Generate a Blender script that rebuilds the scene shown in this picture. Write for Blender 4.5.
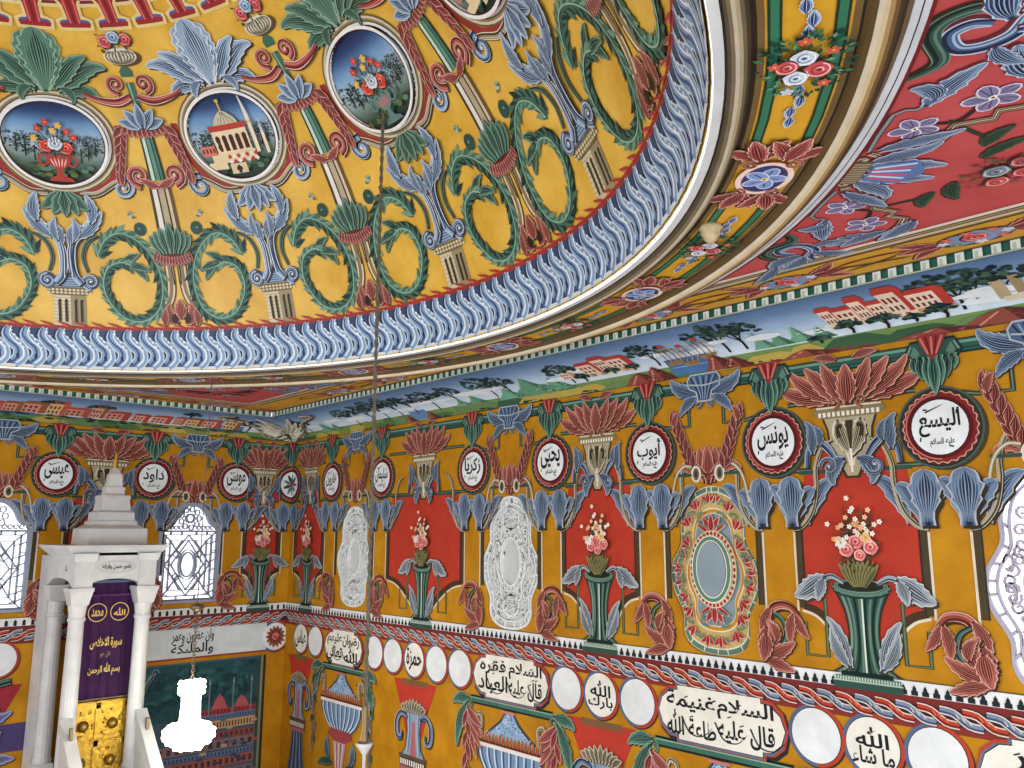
import bpy, math, random
import numpy as np
from mathutils import Vector, Matrix
from mathutils.geometry import tessellate_polygon
random.seed(7)
pi = math.pi
sc = bpy.context.scene
for o in list(bpy.data.objects): bpy.data.objects.remove(o)
COL = sc.collection

# ------------------------------------------------------------------ camera, sky, light, exposure
F_PX = 830.0
pitch = math.atan(150/830); head = math.atan(764/(F_PX/math.cos(pitch)))
cam = bpy.data.cameras.new('camera'); cam.sensor_width = 36.0; cam.lens = 36.0*F_PX/1024; cam.clip_end = 200; cam.clip_start = .02
co = bpy.data.objects.new('camera', cam); COL.objects.link(co)
co.location = (0, 0, 0); co.rotation_euler = (pi/2+pitch, 0, -head)
sc.camera = co
w = bpy.data.worlds.new('daylight'); sc.world = w; w.use_nodes = True
w.node_tree.nodes['Background'].inputs[0].default_value = (.93, .97, 1, 1)
w.node_tree.nodes['Background'].inputs[1].default_value = 1.0
sc.view_settings.view_transform = 'Standard'; sc.view_settings.look = 'None'; sc.view_settings.gamma = 1
sc.view_settings.use_curve_mapping = False
sc.view_settings.exposure = 0.5
try:
    sc.cycles.max_bounces = 6; sc.cycles.diffuse_bounces = 4
except Exception: pass
def area(name, loc, rot, sx, sy, power, col=(1, 1, 1)):
    l = bpy.data.lights.new(name, 'AREA'); l.shape = 'RECTANGLE'; l.size = sx; l.size_y = sy; l.energy = power; l.color = col
    o = bpy.data.objects.new(name, l); COL.objects.link(o); o.location = loc; o.rotation_euler = rot; return o
# daylight from the window walls behind the camera and on its left
area('window_daylight', (-4.6, 3.6, -1.2), (0, -pi/2-.12, 0), 4, 7, 160, (.95, .98, 1))
area('window_daylight', (0.6, -.15, -2.6), (pi/2+.15, 0, 0), 8, 3, 110, (.97, .98, 1))

# ------------------------------------------------------------------ room measures (metres, eye of the camera at 0)
W, L = 4.8, 9.254            # right wall x, far wall y
XB, YB, ZF = -5.04, -.54, -4.7
CZ = 1.344                   # flat ceiling
EX, EY = 4.19, 8.64          # edge of the flat ceiling along right and far wall
CC = (-.119, 4.358)          # dome centre
DR, DZ = 3.84, .384          # dome sphere radius and centre height
RW = 3.737                   # ring where the dome opens

# ------------------------------------------------------------------ materials
def lin(c): return tuple(((v/255)/12.92 if v/255 <= .04045 else ((v/255+.055)/1.055)**2.4) for v in c)
MATS = {}
def mat_paint(name, rough=.6, wear=.12, scale=6.0, spec=.12):
    m = bpy.data.materials.new(name); m.use_nodes = True; nt = m.node_tree; b = nt.nodes['Principled BSDF']
    a = nt.nodes.new('ShaderNodeAttribute'); a.attribute_name = 'Col'
    tc = nt.nodes.new('ShaderNodeNewGeometry')
    n = nt.nodes.new('ShaderNodeTexNoise'); n.inputs['Scale'].default_value = scale; n.inputs['Detail'].default_value = 8; n.inputs['Roughness'].default_value = .65
    nt.links.new(tc.outputs['Position'], n.inputs['Vector'])
    mr = nt.nodes.new('ShaderNodeMapRange'); mr.inputs[1].default_value = .3; mr.inputs[2].default_value = .7; mr.inputs[3].default_value = 1-wear; mr.inputs[4].default_value = 1+wear
    nt.links.new(n.outputs['Fac'], mr.inputs[0])
    mx = nt.nodes.new('ShaderNodeVectorMath'); mx.operation = 'SCALE'
    nt.links.new(a.outputs['Color'], mx.inputs[0]); nt.links.new(mr.outputs[0], mx.inputs['Scale'])
    nt.links.new(mx.outputs[0], b.inputs['Base Color']); b.inputs['Roughness'].default_value = rough
    b.inputs['Specular IOR Level'].default_value = spec
    MATS[name] = m; return m
def mat_solid(name, c, rough=.5, metal=0, emit=0, noise=None, ns=8, c2=None, bump=0, spec=.4):
    m = bpy.data.materials.new(name); m.use_nodes = True; nt = m.node_tree; b = nt.nodes['Principled BSDF']
    b.inputs['Base Color'].default_value = (*lin(c), 1); b.inputs['Roughness'].default_value = rough; b.inputs['Metallic'].default_value = metal
    b.inputs['Specular IOR Level'].default_value = spec
    if emit: b.inputs['Emission Color'].default_value = (*lin(c), 1); b.inputs['Emission Strength'].default_value = emit
    if c2 or bump:
        g = nt.nodes.new('ShaderNodeNewGeometry')
        n = nt.nodes.new('ShaderNodeTexNoise'); n.inputs['Scale'].default_value = ns; n.inputs['Detail'].default_value = 7; n.inputs['Roughness'].default_value = .62
        nt.links.new(g.outputs['Position'], n.inputs['Vector'])
        if c2:
            r = nt.nodes.new('ShaderNodeValToRGB'); r.color_ramp.elements[0].position = .33; r.color_ramp.elements[1].position = .68
            r.color_ramp.elements[0].color = (*lin(c2), 1); r.color_ramp.elements[1].color = (*lin(c), 1)
            nt.links.new(n.outputs['Fac'], r.inputs['Fac']); nt.links.new(r.outputs['Color'], b.inputs['Base Color'])
        if bump:
            bp = nt.nodes.new('ShaderNodeBump'); bp.inputs['Strength'].default_value = bump; bp.inputs['Distance'].default_value = .02
            nt.links.new(n.outputs['Fac'], bp.inputs['Height']); nt.links.new(bp.outputs[0], b.inputs['Normal'])
    MATS[name] = m; return m
PAINT = mat_paint('mural_paint'); DPAINT = mat_paint('dome_mural_paint', .42, .13, 5, .25)
OCHRE = mat_solid('ochre_wall_paint', (196, 140, 28), .6, c2=(168, 114, 16), ns=3.5, spec=.12)
DYEL = mat_solid('golden_dome_paint', (232, 194, 88), .36, c2=(206, 160, 48), ns=2.6, spec=.4)
CRED = mat_solid('red_ceiling_paint', (190, 84, 86), .55, c2=(172, 66, 68), ns=3, spec=.15)
MARBLE = mat_solid('white_marble', (212, 214, 212), .4, c2=(188, 192, 194), ns=4)
PLASTER = mat_solid('white_plaster', (226, 228, 228), .7, c2=(208, 210, 212), ns=7)
GOLD = mat_solid('gilded_brass', (206, 168, 62), .36, .7, c2=(150, 112, 30), ns=30, bump=.4)
BRASS = mat_solid('dark_brass', (120, 105, 80), .4, .6)
VELVET = mat_solid('purple_velvet', (66, 22, 74), .85, c2=(46, 14, 58), ns=5)
GOLDTHREAD = mat_solid('gold_thread', (222, 190, 100), .5, .3)
CORD = mat_solid('grey_cord', (118, 112, 96), .8, c2=(80, 74, 62), ns=60)
GLOW = mat_solid('lit_crystal', (255, 252, 240), .3, emit=9)
SKYPANE = mat_solid('daylit_glass', (252, 250, 255), .3, emit=1.0)
GREYPANE = mat_solid('blue_grey_glass', (140, 158, 168), .3, c2=(125, 145, 158), ns=4)
LACE = mat_solid('pale_grey_stucco', (226, 231, 232), .7)
LILAC = mat_solid('lilac_grey_stucco', (168, 164, 180), .7)
CARPET = mat_solid('red_carpet', (120, 60, 50), .95, c2=(95, 40, 38), ns=9)

# ------------------------------------------------------------------ palettes (shadow, rim, body, dark, light)
def P(sh, rim, mid, dk, lt): return dict(sh=sh, rim=rim, mid=mid, dk=dk, lt=lt)
BLUE = P((44, 46, 50), (208, 220, 228), (112, 144, 180), (36, 54, 90), (176, 202, 224))
WBLUE = P((52, 46, 36), (174, 182, 188), (76, 97, 128), (32, 42, 64), (134, 156, 180))
CBLUE = P((92, 42, 50), (184, 200, 218), (70, 94, 134), (28, 40, 70), (156, 182, 208))
PALE = P((60, 56, 46), (196, 202, 204), (118, 132, 146), (50, 62, 78), (178, 188, 192))
GREEN = P((44, 48, 40), (142, 180, 160), (64, 108, 92), (24, 50, 48), (108, 150, 130))
DGREEN = P((44, 40, 24), (122, 144, 128), (48, 80, 70), (20, 38, 36), (92, 126, 112))
RED = P((84, 52, 38), (226, 190, 180), (152, 68, 64), (90, 30, 34), (194, 122, 112))
WRED = P((70, 42, 26), (210, 166, 150), (140, 66, 56), (78, 28, 28), (186, 120, 104))
STONE = P((56, 48, 32), (216, 212, 194), (146, 138, 112), (64, 56, 42), (190, 184, 160))
WHITE = (226, 232, 234); BLACK = (26, 28, 32); INK = (30, 34, 38)
OCH = (196, 138, 32)

# ------------------------------------------------------------------ drawing kit: strokes and shapes on a surface
def smooth(pts, n=6):
    if len(pts) < 3: 
        a, b = pts[0], pts[-1]
        return [tuple(a[i]+(b[i]-a[i])*k/n for i in range(len(a))) for k in range(n+1)]
    P_ = [pts[0]]+list(pts)+[pts[-1]]; out = []
    for i in range(1, len(P_)-2):
        p0, p1, p2, p3 = P_[i-1:i+3]
        for k in range(n):
            t = k/n
            out.append(tuple(.5*((2*b)+(-a+c)*t+(2*a-5*b+4*c-d)*t*t+(-a+3*b-3*c+d)*t**3) for a, b, c, d in zip(p0, p1, p2, p3)))
    out.append(tuple(pts[-1])); return out
class Art:
    def __init__(s, h0=.0015, step=6e-5): s.V = []; s.F = []; s.C = []; s.h = h0; s.step = step; s.T = [(1, 0, 0, 0, 1, 0)]
    def push(s, x=0, y=0, rot=0, sx=1, sy=1):
        c, n = math.cos(rot), math.sin(rot); a, b, e, d, f, g = s.T[-1]
        m = (c*sx, -n*sy, x, n*sx, c*sy, y)
        s.T.append((a*m[0]+b*m[3], a*m[1]+b*m[4], a*m[2]+b*m[5]+e, d*m[0]+f*m[3], d*m[1]+f*m[4], d*m[2]+f*m[5]+g)); return s
    def pop(s): s.T.pop(); return s
    def v(s, x, y, dh=0):
        a, b, e, d, f, g = s.T[-1]; s.V.append((a*x+b*y+e, d*x+f*y+g, s.h+dh)); return len(s.V)-1
    def up(s, k=1): s.h += s.step*k
    def face(s, ids, c): s.F.append(ids); s.C.append(c)
    def strip(s, A, B, c):
        s.up(); ia = [s.v(*p) for p in A]; ib = [s.v(*p) for p in B]
        for k in range(len(A)-1): s.face((ia[k], ia[k+1], ib[k+1], ib[k]), c if not callable(c) else c(k/(len(A)-1)))
    def ribbon(s, pts, w_, c, n=5, taper=0, off=0, raw=False):
        """stroke along pts; w_ a width or one per control point; taper 1 = thin end, 2 = both ends thin"""
        if isinstance(w_, (int, float)): w_ = [w_]*len(pts)
        q = [(p[0], p[1], ww) for p, ww in zip(pts, w_)]
        q = q if raw else smooth(q, n); m = len(q); A = []; B = []
        for k in range(m):
            a = q[max(0, k-1)]; b = q[min(m-1, k+1)]; dx, dy = b[0]-a[0], b[1]-a[1]; l = math.hypot(dx, dy) or 1
            t = k/(m-1); ww = max(q[k][2], 0)/2
            if taper == 1: ww *= (1-t)**.6+.02
            if taper == 2: ww *= (math.sin(pi*t))**.6+.02
            nx, ny = -dy/l, dx/l; cx, cy = q[k][0]+nx*off, q[k][1]+ny*off
            A.append((cx+nx*ww, cy+ny*ww)); B.append((cx-nx*ww, cy-ny*ww))
        s.strip(A, B, c)
    def band(s, pts, w_, pal, n=5, taper=0, lines=1, rim=.18):
        """painted moulding: shadow, pale rim, body, dark edge and a light line"""
        ws = [w_]*len(pts) if isinstance(w_, (int, float)) else list(w_)
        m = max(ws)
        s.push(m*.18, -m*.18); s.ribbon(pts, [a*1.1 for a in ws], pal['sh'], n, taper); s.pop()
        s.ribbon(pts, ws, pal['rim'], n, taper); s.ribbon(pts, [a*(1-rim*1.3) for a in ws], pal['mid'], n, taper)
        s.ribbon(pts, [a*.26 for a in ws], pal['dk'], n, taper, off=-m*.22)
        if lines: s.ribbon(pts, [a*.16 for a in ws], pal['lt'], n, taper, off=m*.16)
    def poly(s, pts, c):
        s.up(); ids = [s.v(*p) for p in pts]
        for t in tessellate_polygon([[Vector((p[0], p[1], 0)) for p in pts]]): s.face(tuple(ids[k] for k in t), c)
    def rect(s, x0, y0, x1, y1, c, nx=1, ny=1):
        s.up(); g = [[s.v(x0+(x1-x0)*i/nx, y0+(y1-y0)*j/ny) for i in range(nx+1)] for j in range(ny+1)]
        for j in range(ny):
            for i in range(nx): s.face((g[j][i], g[j][i+1], g[j+1][i+1], g[j+1][i]), c if not callable(c) else c((j+.5)/ny))
    def disc(s, x, y, rx, ry, c, n=24, nr=1, wav=0, wn=0, rot=0):
        s.up(); cr, sr = math.cos(rot), math.sin(rot); prev = None; c0 = s.v(x, y)
        for r in range(1, nr+1):
            ring = []
            for k in range(n):
                a = 2*pi*k/n; f = r/nr*(1+wav*math.cos(a*wn)); px, py = rx*f*math.cos(a), ry*f*math.sin(a)
                ring.append(s.v(x+px*cr-py*sr, y+px*sr+py*cr))
            for k in range(n):
                j = (k+1) % n; cc = c
                if callable(c): cc = c((math.sin(2*pi*(k+.5)/n)*(r-.5)/nr+1)/2)
                if prev is None: s.face((c0, ring[k], ring[j]), cc)
                else: s.face((prev[k], ring[k], ring[j], prev[j]), cc)
            prev = ring
    def ring(s, x, y, rx, ry, w_, c, n=36, wav=0, wn=0, arc=(0, 1)):
        A = []; B = []
        for k in range(n+1):
            a = 2*pi*(arc[0]+(arc[1]-arc[0])*k/n); f = 1+wav*math.cos(a*wn)
            A.append((x+(rx*f+w_/2)*math.cos(a), y+(ry*f+w_/2)*math.sin(a))); B.append((x+(rx-w_/2)*math.cos(a), y+(ry-w_/2)*math.sin(a)))
        s.strip(A, B, c)
    def leaf(s, x, y, ang, Ln, Wd, pal, bend=0, lobes=5, st=3, n=12, base=.35, hook=0, asym=0, shadow=True, pk=.85, rp=.8):
        """one painted acanthus leaf: serrated pale rim, dark body, fine light lines along it"""
        m = n if lobes < 2 else max(n, lobes*4); X, Y, th = x, y, ang; sp = []; d = 1 if bend+hook*.5 >= 0 else -1
        for k in range(m+1):
            t = k/m; sp.append((X, Y, th)); th = ang+bend*t+hook*t**3; X += math.cos(th)*Ln/m; Y += math.sin(th)*Ln/m
        def w0(t): return Wd*.5*max(math.sin(pi*min(1, t)**pk)**rp, base*(1-t*2), .03)
        def wd(t):
            if lobes < 2: return w0(t)
            f = (t*lobes) % 1.0; return w0(t)*(.82+.36*f**1.5)
        def strip(f, c, ox=0, oy=0, k0=0, k1=None, g=None):
            A = []; B = []
            for k in range(k0, (m if k1 is None else k1)+1):
                px, py, a = sp[k]; ww = f(k/m); w2 = (g or f)(k/m)
                A.append((px-math.sin(a)*ww+ox, py+math.cos(a)*ww+oy)); B.append((px+math.sin(a)*w2+ox, py-math.cos(a)*w2+oy))
            s.strip(A, B, c)
        o = Wd*.06
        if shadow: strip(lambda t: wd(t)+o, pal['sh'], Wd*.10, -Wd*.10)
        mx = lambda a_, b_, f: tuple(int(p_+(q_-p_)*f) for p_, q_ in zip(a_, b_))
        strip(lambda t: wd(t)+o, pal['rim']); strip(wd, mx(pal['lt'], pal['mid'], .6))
        e = math.sin(pi/2)*.10*d
        for f, c in ((.86, mx(pal['mid'], pal['dk'], .2)), (.64, mx(pal['mid'], pal['dk'], .65)), (.38, pal['dk'])):
            A = []; B = []
            for k in range(0, m):
                t = k/m; px, py, a = sp[k]; ww = w0(t)*f*(.35+.65*math.sin(pi*min(1, t+.15)))*(1 if t < .8 else (1-t)*5); of = -w0(t)*e
                A.append((px-math.sin(a)*(of+ww), py+math.cos(a)*(of+ww))); B.append((px-math.sin(a)*(of-ww), py+math.cos(a)*(of-ww)))
            s.strip(A, B, c)
        for j in range(-st, st+1):
            f = j/(st+.7); A = []; B = []
            for k in range(1, m, 1 if m < 14 else 2):
                t = k/m; px, py, a = sp[k]; of = f*w0(t)*.95; hw = Wd*(.013 if j % 2 else .026)*math.sin(pi*t)**.7
                A.append((px-math.sin(a)*(of+hw), py+math.cos(a)*(of+hw))); B.append((px-math.sin(a)*(of-hw), py+math.cos(a)*(of-hw)))
            if len(A) > 1: s.strip(A, B, mx(pal['lt'], pal['mid'], .15) if j % 2 == 0 else pal['lt'])
    def fan(s, x, y, ang, cnt, spread, Ln, Wd, pal, mid=1.0, bend=.5, order=None, **k):
        """palmette: leaves fanned about ang; the middle one longest"""
        idx = sorted(range(cnt), key=lambda i: -abs(i-(cnt-1)/2))
        for i in idx:
            f = (i-(cnt-1)/2)/max(1, (cnt-1)/2); l = Ln*(mid-(mid-1+.0)*abs(f)) if mid != 1 else Ln
            s.leaf(x, y, ang-f*spread, l, Wd, pal, bend=-f*bend, **k)
    def volute(s, x, y, r, pal, turns=1.6, a0=0, d=1, w_=None, core=False):
        w_ = w_ or r*.42; pts = []; ws = []
        m = int(turns*8)
        for k in range(m+1):
            t = k/m; a = a0+d*turns*2*pi*t; rr = r*(1-t*.86); pts.append((x+rr*math.cos(a), y+rr*math.sin(a))); ws.append(w_*(1-.55*t))
        if core: s.disc(x, y, r*1.02, r*1.02, pal['dk'], 14)
        s.band(pts, ws, pal, 2)
        s.disc(x, y, r*.16, r*.16, pal['rim'], 8)
    def rose(s, x, y, r, c=((196, 84, 88), (236, 190, 190), (128, 36, 44)), n=3):
        s.disc(x+.1*r, y-.1*r, r*1.1, r*1.05, (50, 50, 40), 12); s.disc(x, y, r, r*.95, c[0], 14, wav=.08, wn=5)
        for k in range(n): s.ring(x, y+r*.05*k, r*(.82-.26*k), r*(.76-.26*k), r*.1, c[1] if k % 2 == 0 else c[2], 12, arc=(.05+.3*k, .75+.3*k))
        s.disc(x, y, r*.2, r*.2, c[2], 8)
    def flower(s, x, y, r, c, cc=(230, 190, 60), n=5, rim=None, a0=0):
        for k in range(n):
            a = a0+2*pi*k/n
            if rim: s.disc(x+math.cos(a)*r*.55, y+math.sin(a)*r*.55, r*.52, r*.4, rim, 9, rot=a)
            s.disc(x+math.cos(a)*r*.55, y+math.sin(a)*r*.55, r*.44, r*.33, c, 9, rot=a)
        s.disc(x, y, r*.2, r*.2, cc, 7)
    def tuft(s, x, y, r, n, cols, seed=0, rx=1.0, sz=.3):
        rnd = random.Random(seed)
        for k in range(n):
            a = rnd.uniform(0, 2*pi); q = r*math.sqrt(rnd.random()); l = r*sz*rnd.uniform(.6, 1.2)
            px, py = x+q*math.cos(a)*rx, y+q*math.sin(a); b = a+rnd.uniform(-.6, .6)
            s.up(); i = [s.v(px, py), s.v(px+l*.5*math.cos(b)-l*.25*math.sin(b), py+l*.5*math.sin(b)+l*.25*math.cos(b)), s.v(px+l*math.cos(b), py+l*math.sin(b)), s.v(px+l*.5*math.cos(b)+l*.25*math.sin(b), py+l*.5*math.sin(b)-l*.25*math.cos(b))]
            s.face(tuple(i), rnd.choice(cols))
    def wreath(s, pts, w_, pal, n=7, side=1, den=1.0, ws=None):
        """leafy scroll: a stem thick with small pointed leaves"""
        q = smooth(pts, n); m = len(q)
        s.ribbon(pts, w_*.95, pal['sh'], n, off=-w_*.1); s.ribbon(pts, w_*.85, pal['dk'], n); s.ribbon(pts, w_*.55, pal['mid'], n, off=w_*.1)
        for k in range(m-1):
            a = math.atan2(q[k+1][1]-q[k][1], q[k+1][0]-q[k][0]); ls = w_*(1.25+.25*math.sin(k*2.3))*(1-.35*k/m)
            for sd, c in ((1, pal['lt'] if k % 2 else pal['mid']), (-1, pal['dk'] if k % 2 else pal['mid'])):
                b = a+sd*(.62+.2*math.sin(k*1.7)); px, py = q[k][0]-math.sin(a)*sd*w_*.12, q[k][1]+math.cos(a)*sd*w_*.12
                s.up(); t = ls*.2
                i = [s.v(px-math.cos(a)*t, py-math.sin(a)*t), s.v(px+math.cos(b)*ls*.5+math.sin(b)*t, py+math.sin(b)*ls*.5-math.cos(b)*t), s.v(px+math.cos(b)*ls, py+math.sin(b)*ls), s.v(px+math.cos(b)*ls*.45-math.sin(b)*t, py+math.sin(b)*ls*.45+math.cos(b)*t)]
                s.face(tuple(i), c)
        s.ribbon(pts, w_*.12, pal['rim'], n, off=w_*.12)
    def text(s, lines, x, y, hgt, wid, c):
        """lettering centred at x, y fitted into wid by hgt; lines = list of (string, relative size)"""
        tot = sum(l[1] for l in lines); yy = y+hgt/2
        for t, k in lines:
            h = hgt*k/tot; vs, fs = glyphs(t); yy -= h/2
            if vs:
                xs = [p[0] for p in vs]; ys = [p[1] for p in vs]; sw, sh = max(xs)-min(xs), max(ys)-min(ys)
                f = h*1.02/sh; fx = min(f*1.5, wid/sw); fx = max(fx, .0001)
                cx, cy = (max(xs)+min(xs))/2, (max(ys)+min(ys))/2
                s.up(2); ids = [s.v(x+(p[0]-cx)*fx, yy+(p[1]-cy)*f) for p in vs]
                for ff in fs: s.face(tuple(ids[q] for q in ff), c)
            yy -= h/2
    def refine(s, q):
        """cut long faces so that they follow a curved surface"""
        V, F, C = s.V, [], []
        def add(a): V.append(a); return len(V)-1
        def lerp(a, b, t): return tuple(a[i]+(b[i]-a[i])*t for i in range(3))
        D = lambda i, j: math.hypot(V[i][0]-V[j][0], V[i][1]-V[j][1])
        for f, c in zip(s.F, s.C):
            if len(f) == 4:
                m = max(1, math.ceil(max(D(f[0], f[1]), D(f[3], f[2]))/q)); n = max(1, math.ceil(max(D(f[1], f[2]), D(f[0], f[3]))/q))
                if m == n == 1: F.append(f); C.append(c); continue
                a, b, e, d = (V[i] for i in f); g = [[add(lerp(lerp(a, b, i/m), lerp(d, e, i/m), j/n)) for i in range(m+1)] for j in range(n+1)]
                for j in range(n):
                    for i in range(m): F.append((g[j][i], g[j][i+1], g[j+1][i+1], g[j+1][i])); C.append(c)
            elif len(f) == 3:
                st = [f]
                while st:
                    t = st.pop(); l = [D(t[0], t[1]), D(t[1], t[2]), D(t[2], t[0])]; k = l.index(max(l))
                    if l[k] <= q*1.3: F.append(t); C.append(c); continue
                    a, b, e = t[k], t[(k+1) % 3], t[(k+2) % 3]; m_ = add(lerp(V[a], V[b], .5)); st += [(a, m_, e), (m_, b, e)]
            else: F.append(f); C.append(c)
        s.F, s.C = F, C
    def build(s, name, fn, parent=None, mat=None):
        q = getattr(fn, 'fine', 0)
        if q: s.refine(q)
        me = bpy.data.meshes.new(name); me.from_pydata([fn(*p) for p in s.V], [], s.F)
        at = me.attributes.new('Col', 'FLOAT_COLOR', 'FACE')
        cache = {}; buf = []
        for c in s.C:
            if c not in cache: cache[c] = (*lin(c), 1.0)
            buf.extend(cache[c])
        at.data.foreach_set('color', buf); me.materials.append(mat or PAINT); me.update()
        o = bpy.data.objects.new(name, me); COL.objects.link(o)
        if parent: o.parent = parent
        return o
# Arabic lettering: contextual letter forms, laid out right to left
AR = {'ا': 'FE8D,FE8E', 'أ': 'FE83,FE84', 'ب': 'FE8F,FE90,FE91,FE92', 'ة': 'FE93,FE94', 'ت': 'FE95,FE96,FE97,FE98', 'ج': 'FE9D,FE9E,FE9F,FEA0', 'ح': 'FEA1,FEA2,FEA3,FEA4', 'خ': 'FEA5,FEA6,FEA7,FEA8', 'د': 'FEA9,FEAA', 'ر': 'FEAD,FEAE', 'ز': 'FEAF,FEB0', 'س': 'FEB1,FEB2,FEB3,FEB4', 'ش': 'FEB5,FEB6,FEB7,FEB8', 'ص': 'FEB9,FEBA,FEBB,FEBC', 'ض': 'FEBD,FEBE,FEBF,FEC0', 'ط': 'FEC1,FEC2,FEC3,FEC4', 'ع': 'FEC9,FECA,FECB,FECC', 'غ': 'FECD,FECE,FECF,FED0', 'ف': 'FED1,FED2,FED3,FED4', 'ق': 'FED5,FED6,FED7,FED8', 'ك': 'FED9,FEDA,FEDB,FEDC', 'ل': 'FEDD,FEDE,FEDF,FEE0', 'م': 'FEE1,FEE2,FEE3,FEE4', 'ن': 'FEE5,FEE6,FEE7,FEE8', 'ه': 'FEE9,FEEA,FEEB,FEEC', 'و': 'FEED,FEEE', 'ى': 'FEEF,FEF0,FBE8,FBE9', 'ي': 'FEF1,FEF2,FEF3,FEF4', 'ء': 'FE80,FE80', 'ـ': '0640,0640,0640,0640', 'ث': 'FE99,FE9A,FE9B,FE9C'}
AR = {k: [chr(int(c, 16)) for c in v.split(',')] for k, v in AR.items()}
def shape_ar(t):
    t = t.replace('الله', '\ufdf2'); t = t.replace('لا', '\u0001'); out = []
    def joins_prev(c): return c in AR or c == '\u0001'
    def joins_next(c): return c in AR and len(AR[c]) == 4
    for i, c in enumerate(t):
        pv = i > 0 and joins_next(t[i-1]) and joins_prev(c) and c != 'ء'; nx = i+1 < len(t) and joins_next(c) and joins_prev(t[i+1]) and t[i+1] != 'ء'
        if c == '\u0001': out.append('\ufefc' if pv else '\ufefb'); continue
        if c not in AR: out.append(c); continue
        f = AR[c]; out.append(f[3] if pv and nx else f[1] if pv else f[2] if nx else f[0])
    return ''.join(reversed(out))
_gc = {}
def glyphs(t):
    if t in _gc: return _gc[t]
    c = bpy.data.curves.new('lettering', 'FONT'); c.body = shape_ar(t); c.resolution_u = 2; c.offset = .02
    o = bpy.data.objects.new('lettering', c); COL.objects.link(o)
    dg = bpy.context.evaluated_depsgraph_get(); dg.update(); m = bpy.data.meshes.new_from_object(o.evaluated_get(dg))
    r = ([(v.co.x, v.co.y) for v in m.vertices], [tuple(p.vertices) for p in m.polygons])
    bpy.data.objects.remove(o); bpy.data.curves.remove(c); bpy.data.meshes.remove(m); _gc[t] = r; return r

# ------------------------------------------------------------------ surface maps and object helpers
def wmap(x, y, h): return (x, -h, y)                                   # a wall: x right, y up, -y out of the wall
def wrapmap(x, y, h): return (W-h, L-max(x, h), y) if x >= 0 else (W-max(-x, h), L-h, y)   # round the room corner
wrapmap.fine = .02
def dmap(t0):
    A0 = (DR*math.cos(t0/DR), DR*math.sin(t0/DR))
    def f(x, t, h):
        ph = t/DR; r = DR*math.cos(ph); az = -x/r; q = DR-h
        return (q*math.cos(ph)*math.cos(az)-A0[0], q*math.cos(ph)*math.sin(az), q*math.sin(ph)-A0[1])
    f.fine = .045; return f
def polmap(r0, z=0):
    def f(x, y, h):    # x along the ring (clockwise), y outwards from r0
        a = -x/r0; r = r0+y; return (r*math.cos(a)-r0, r*math.sin(a), z-h)
    return f
def tag(o, label=None, cat=None, group=None, kind=None):
    if label: o['label'] = label
    if cat: o['category'] = cat
    if group: o['group'] = group
    if kind: o['kind'] = kind
    return o
def empty(name, label, cat, group=None):
    o = bpy.data.objects.new(name, None); o.empty_display_size = .1; COL.objects.link(o); return tag(o, label, cat, group)
LR = {'handles', 'outer_leaves', 'upper_leaves', 'lower_leaves', 'red_horns', 'ring_scrolls', 'blue_scrolls', 'scroll_ends', 'red_scrolls', 'red_leaf_sprays', 'side_leaves', 'lower_scrolls', 'pilaster_lines', 'tulip_cups', 'green_fillet', 'panel_border', 'red_base_leaves', 'forked_foot', 'leafy_stem'}
ONE = {'handles': 'handle', 'outer_leaves': 'outer_leaf', 'upper_leaves': 'upper_leaf', 'lower_leaves': 'lower_leaf', 'red_horns': 'red_horn', 'ring_scrolls': 'ring_scroll', 'blue_scrolls': 'blue_scroll', 'scroll_ends': 'scroll_end', 'red_scrolls': 'red_scroll', 'red_leaf_sprays': 'red_leaf_spray', 'side_leaves': 'side_leaf', 'lower_scrolls': 'lower_scroll', 'pilaster_lines': 'pilaster_line', 'tulip_cups': 'tulip_cup', 'red_base_leaves': 'red_base_leaf'}
def halves(n_, a):
    if n_ not in LR: return [(n_, a)]
    out = []
    for sg in (-1, 1):
        b = Art(); b.V = a.V; pick = [(f, c) for f, c in zip(a.F, a.C) if sg*sum(a.V[i][0] for i in f) >= (0 if sg > 0 else 1e-12)]
        used = sorted({i for f, _ in pick for i in f}); mp = {i: k for k, i in enumerate(used)}
        b.V = [a.V[i] for i in used]; b.F = [tuple(mp[i] for i in f) for f, _ in pick]; b.C = [c for _, c in pick]
        if b.F: out.append((ONE.get(n_, n_), b))
    return out
def put_wall(o, u, z):
    if u >= 0: o.location = (W, L-u, z); o.rotation_euler = (0, 0, -pi/2)
    else: o.location = (W+u, L, z); o.rotation_euler = (0, 0, 0)
    return o
def put_dome(o, az, t0):
    a = math.radians(az); r = DR*math.cos(t0/DR); o.location = (CC[0]+r*math.cos(a), CC[1]+r*math.sin(a), DZ+DR*math.sin(t0/DR)); o.rotation_euler = (0, 0, a); return o
def put_ring(o, az, r):
    a = math.radians(az); o.location = (CC[0]+r*math.cos(a), CC[1]+r*math.sin(a), CZ); o.rotation_euler = (0, 0, a); return o
def dup(root, label=None, group=None):
    r = root.copy(); COL.objects.link(r)
    if label: r['label'] = label
    if group: r['group'] = group
    for ch in root.children:
        c = ch.copy(); COL.objects.link(c); c.parent = r
        for g in ch.children:
            d = g.copy(); COL.objects.link(d); d.parent = c
    return r
def mesh(name, V, F, mat, parent=None, smooth_=False):
    me = bpy.data.meshes.new(name); me.from_pydata(V, [], F); me.materials.append(mat); me.update()
    if smooth_: me.polygons.foreach_set('use_smooth', [True]*len(me.polygons))
    o = bpy.data.objects.new(name, me); COL.objects.link(o)
    if parent: o.parent = parent
    return o
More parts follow.
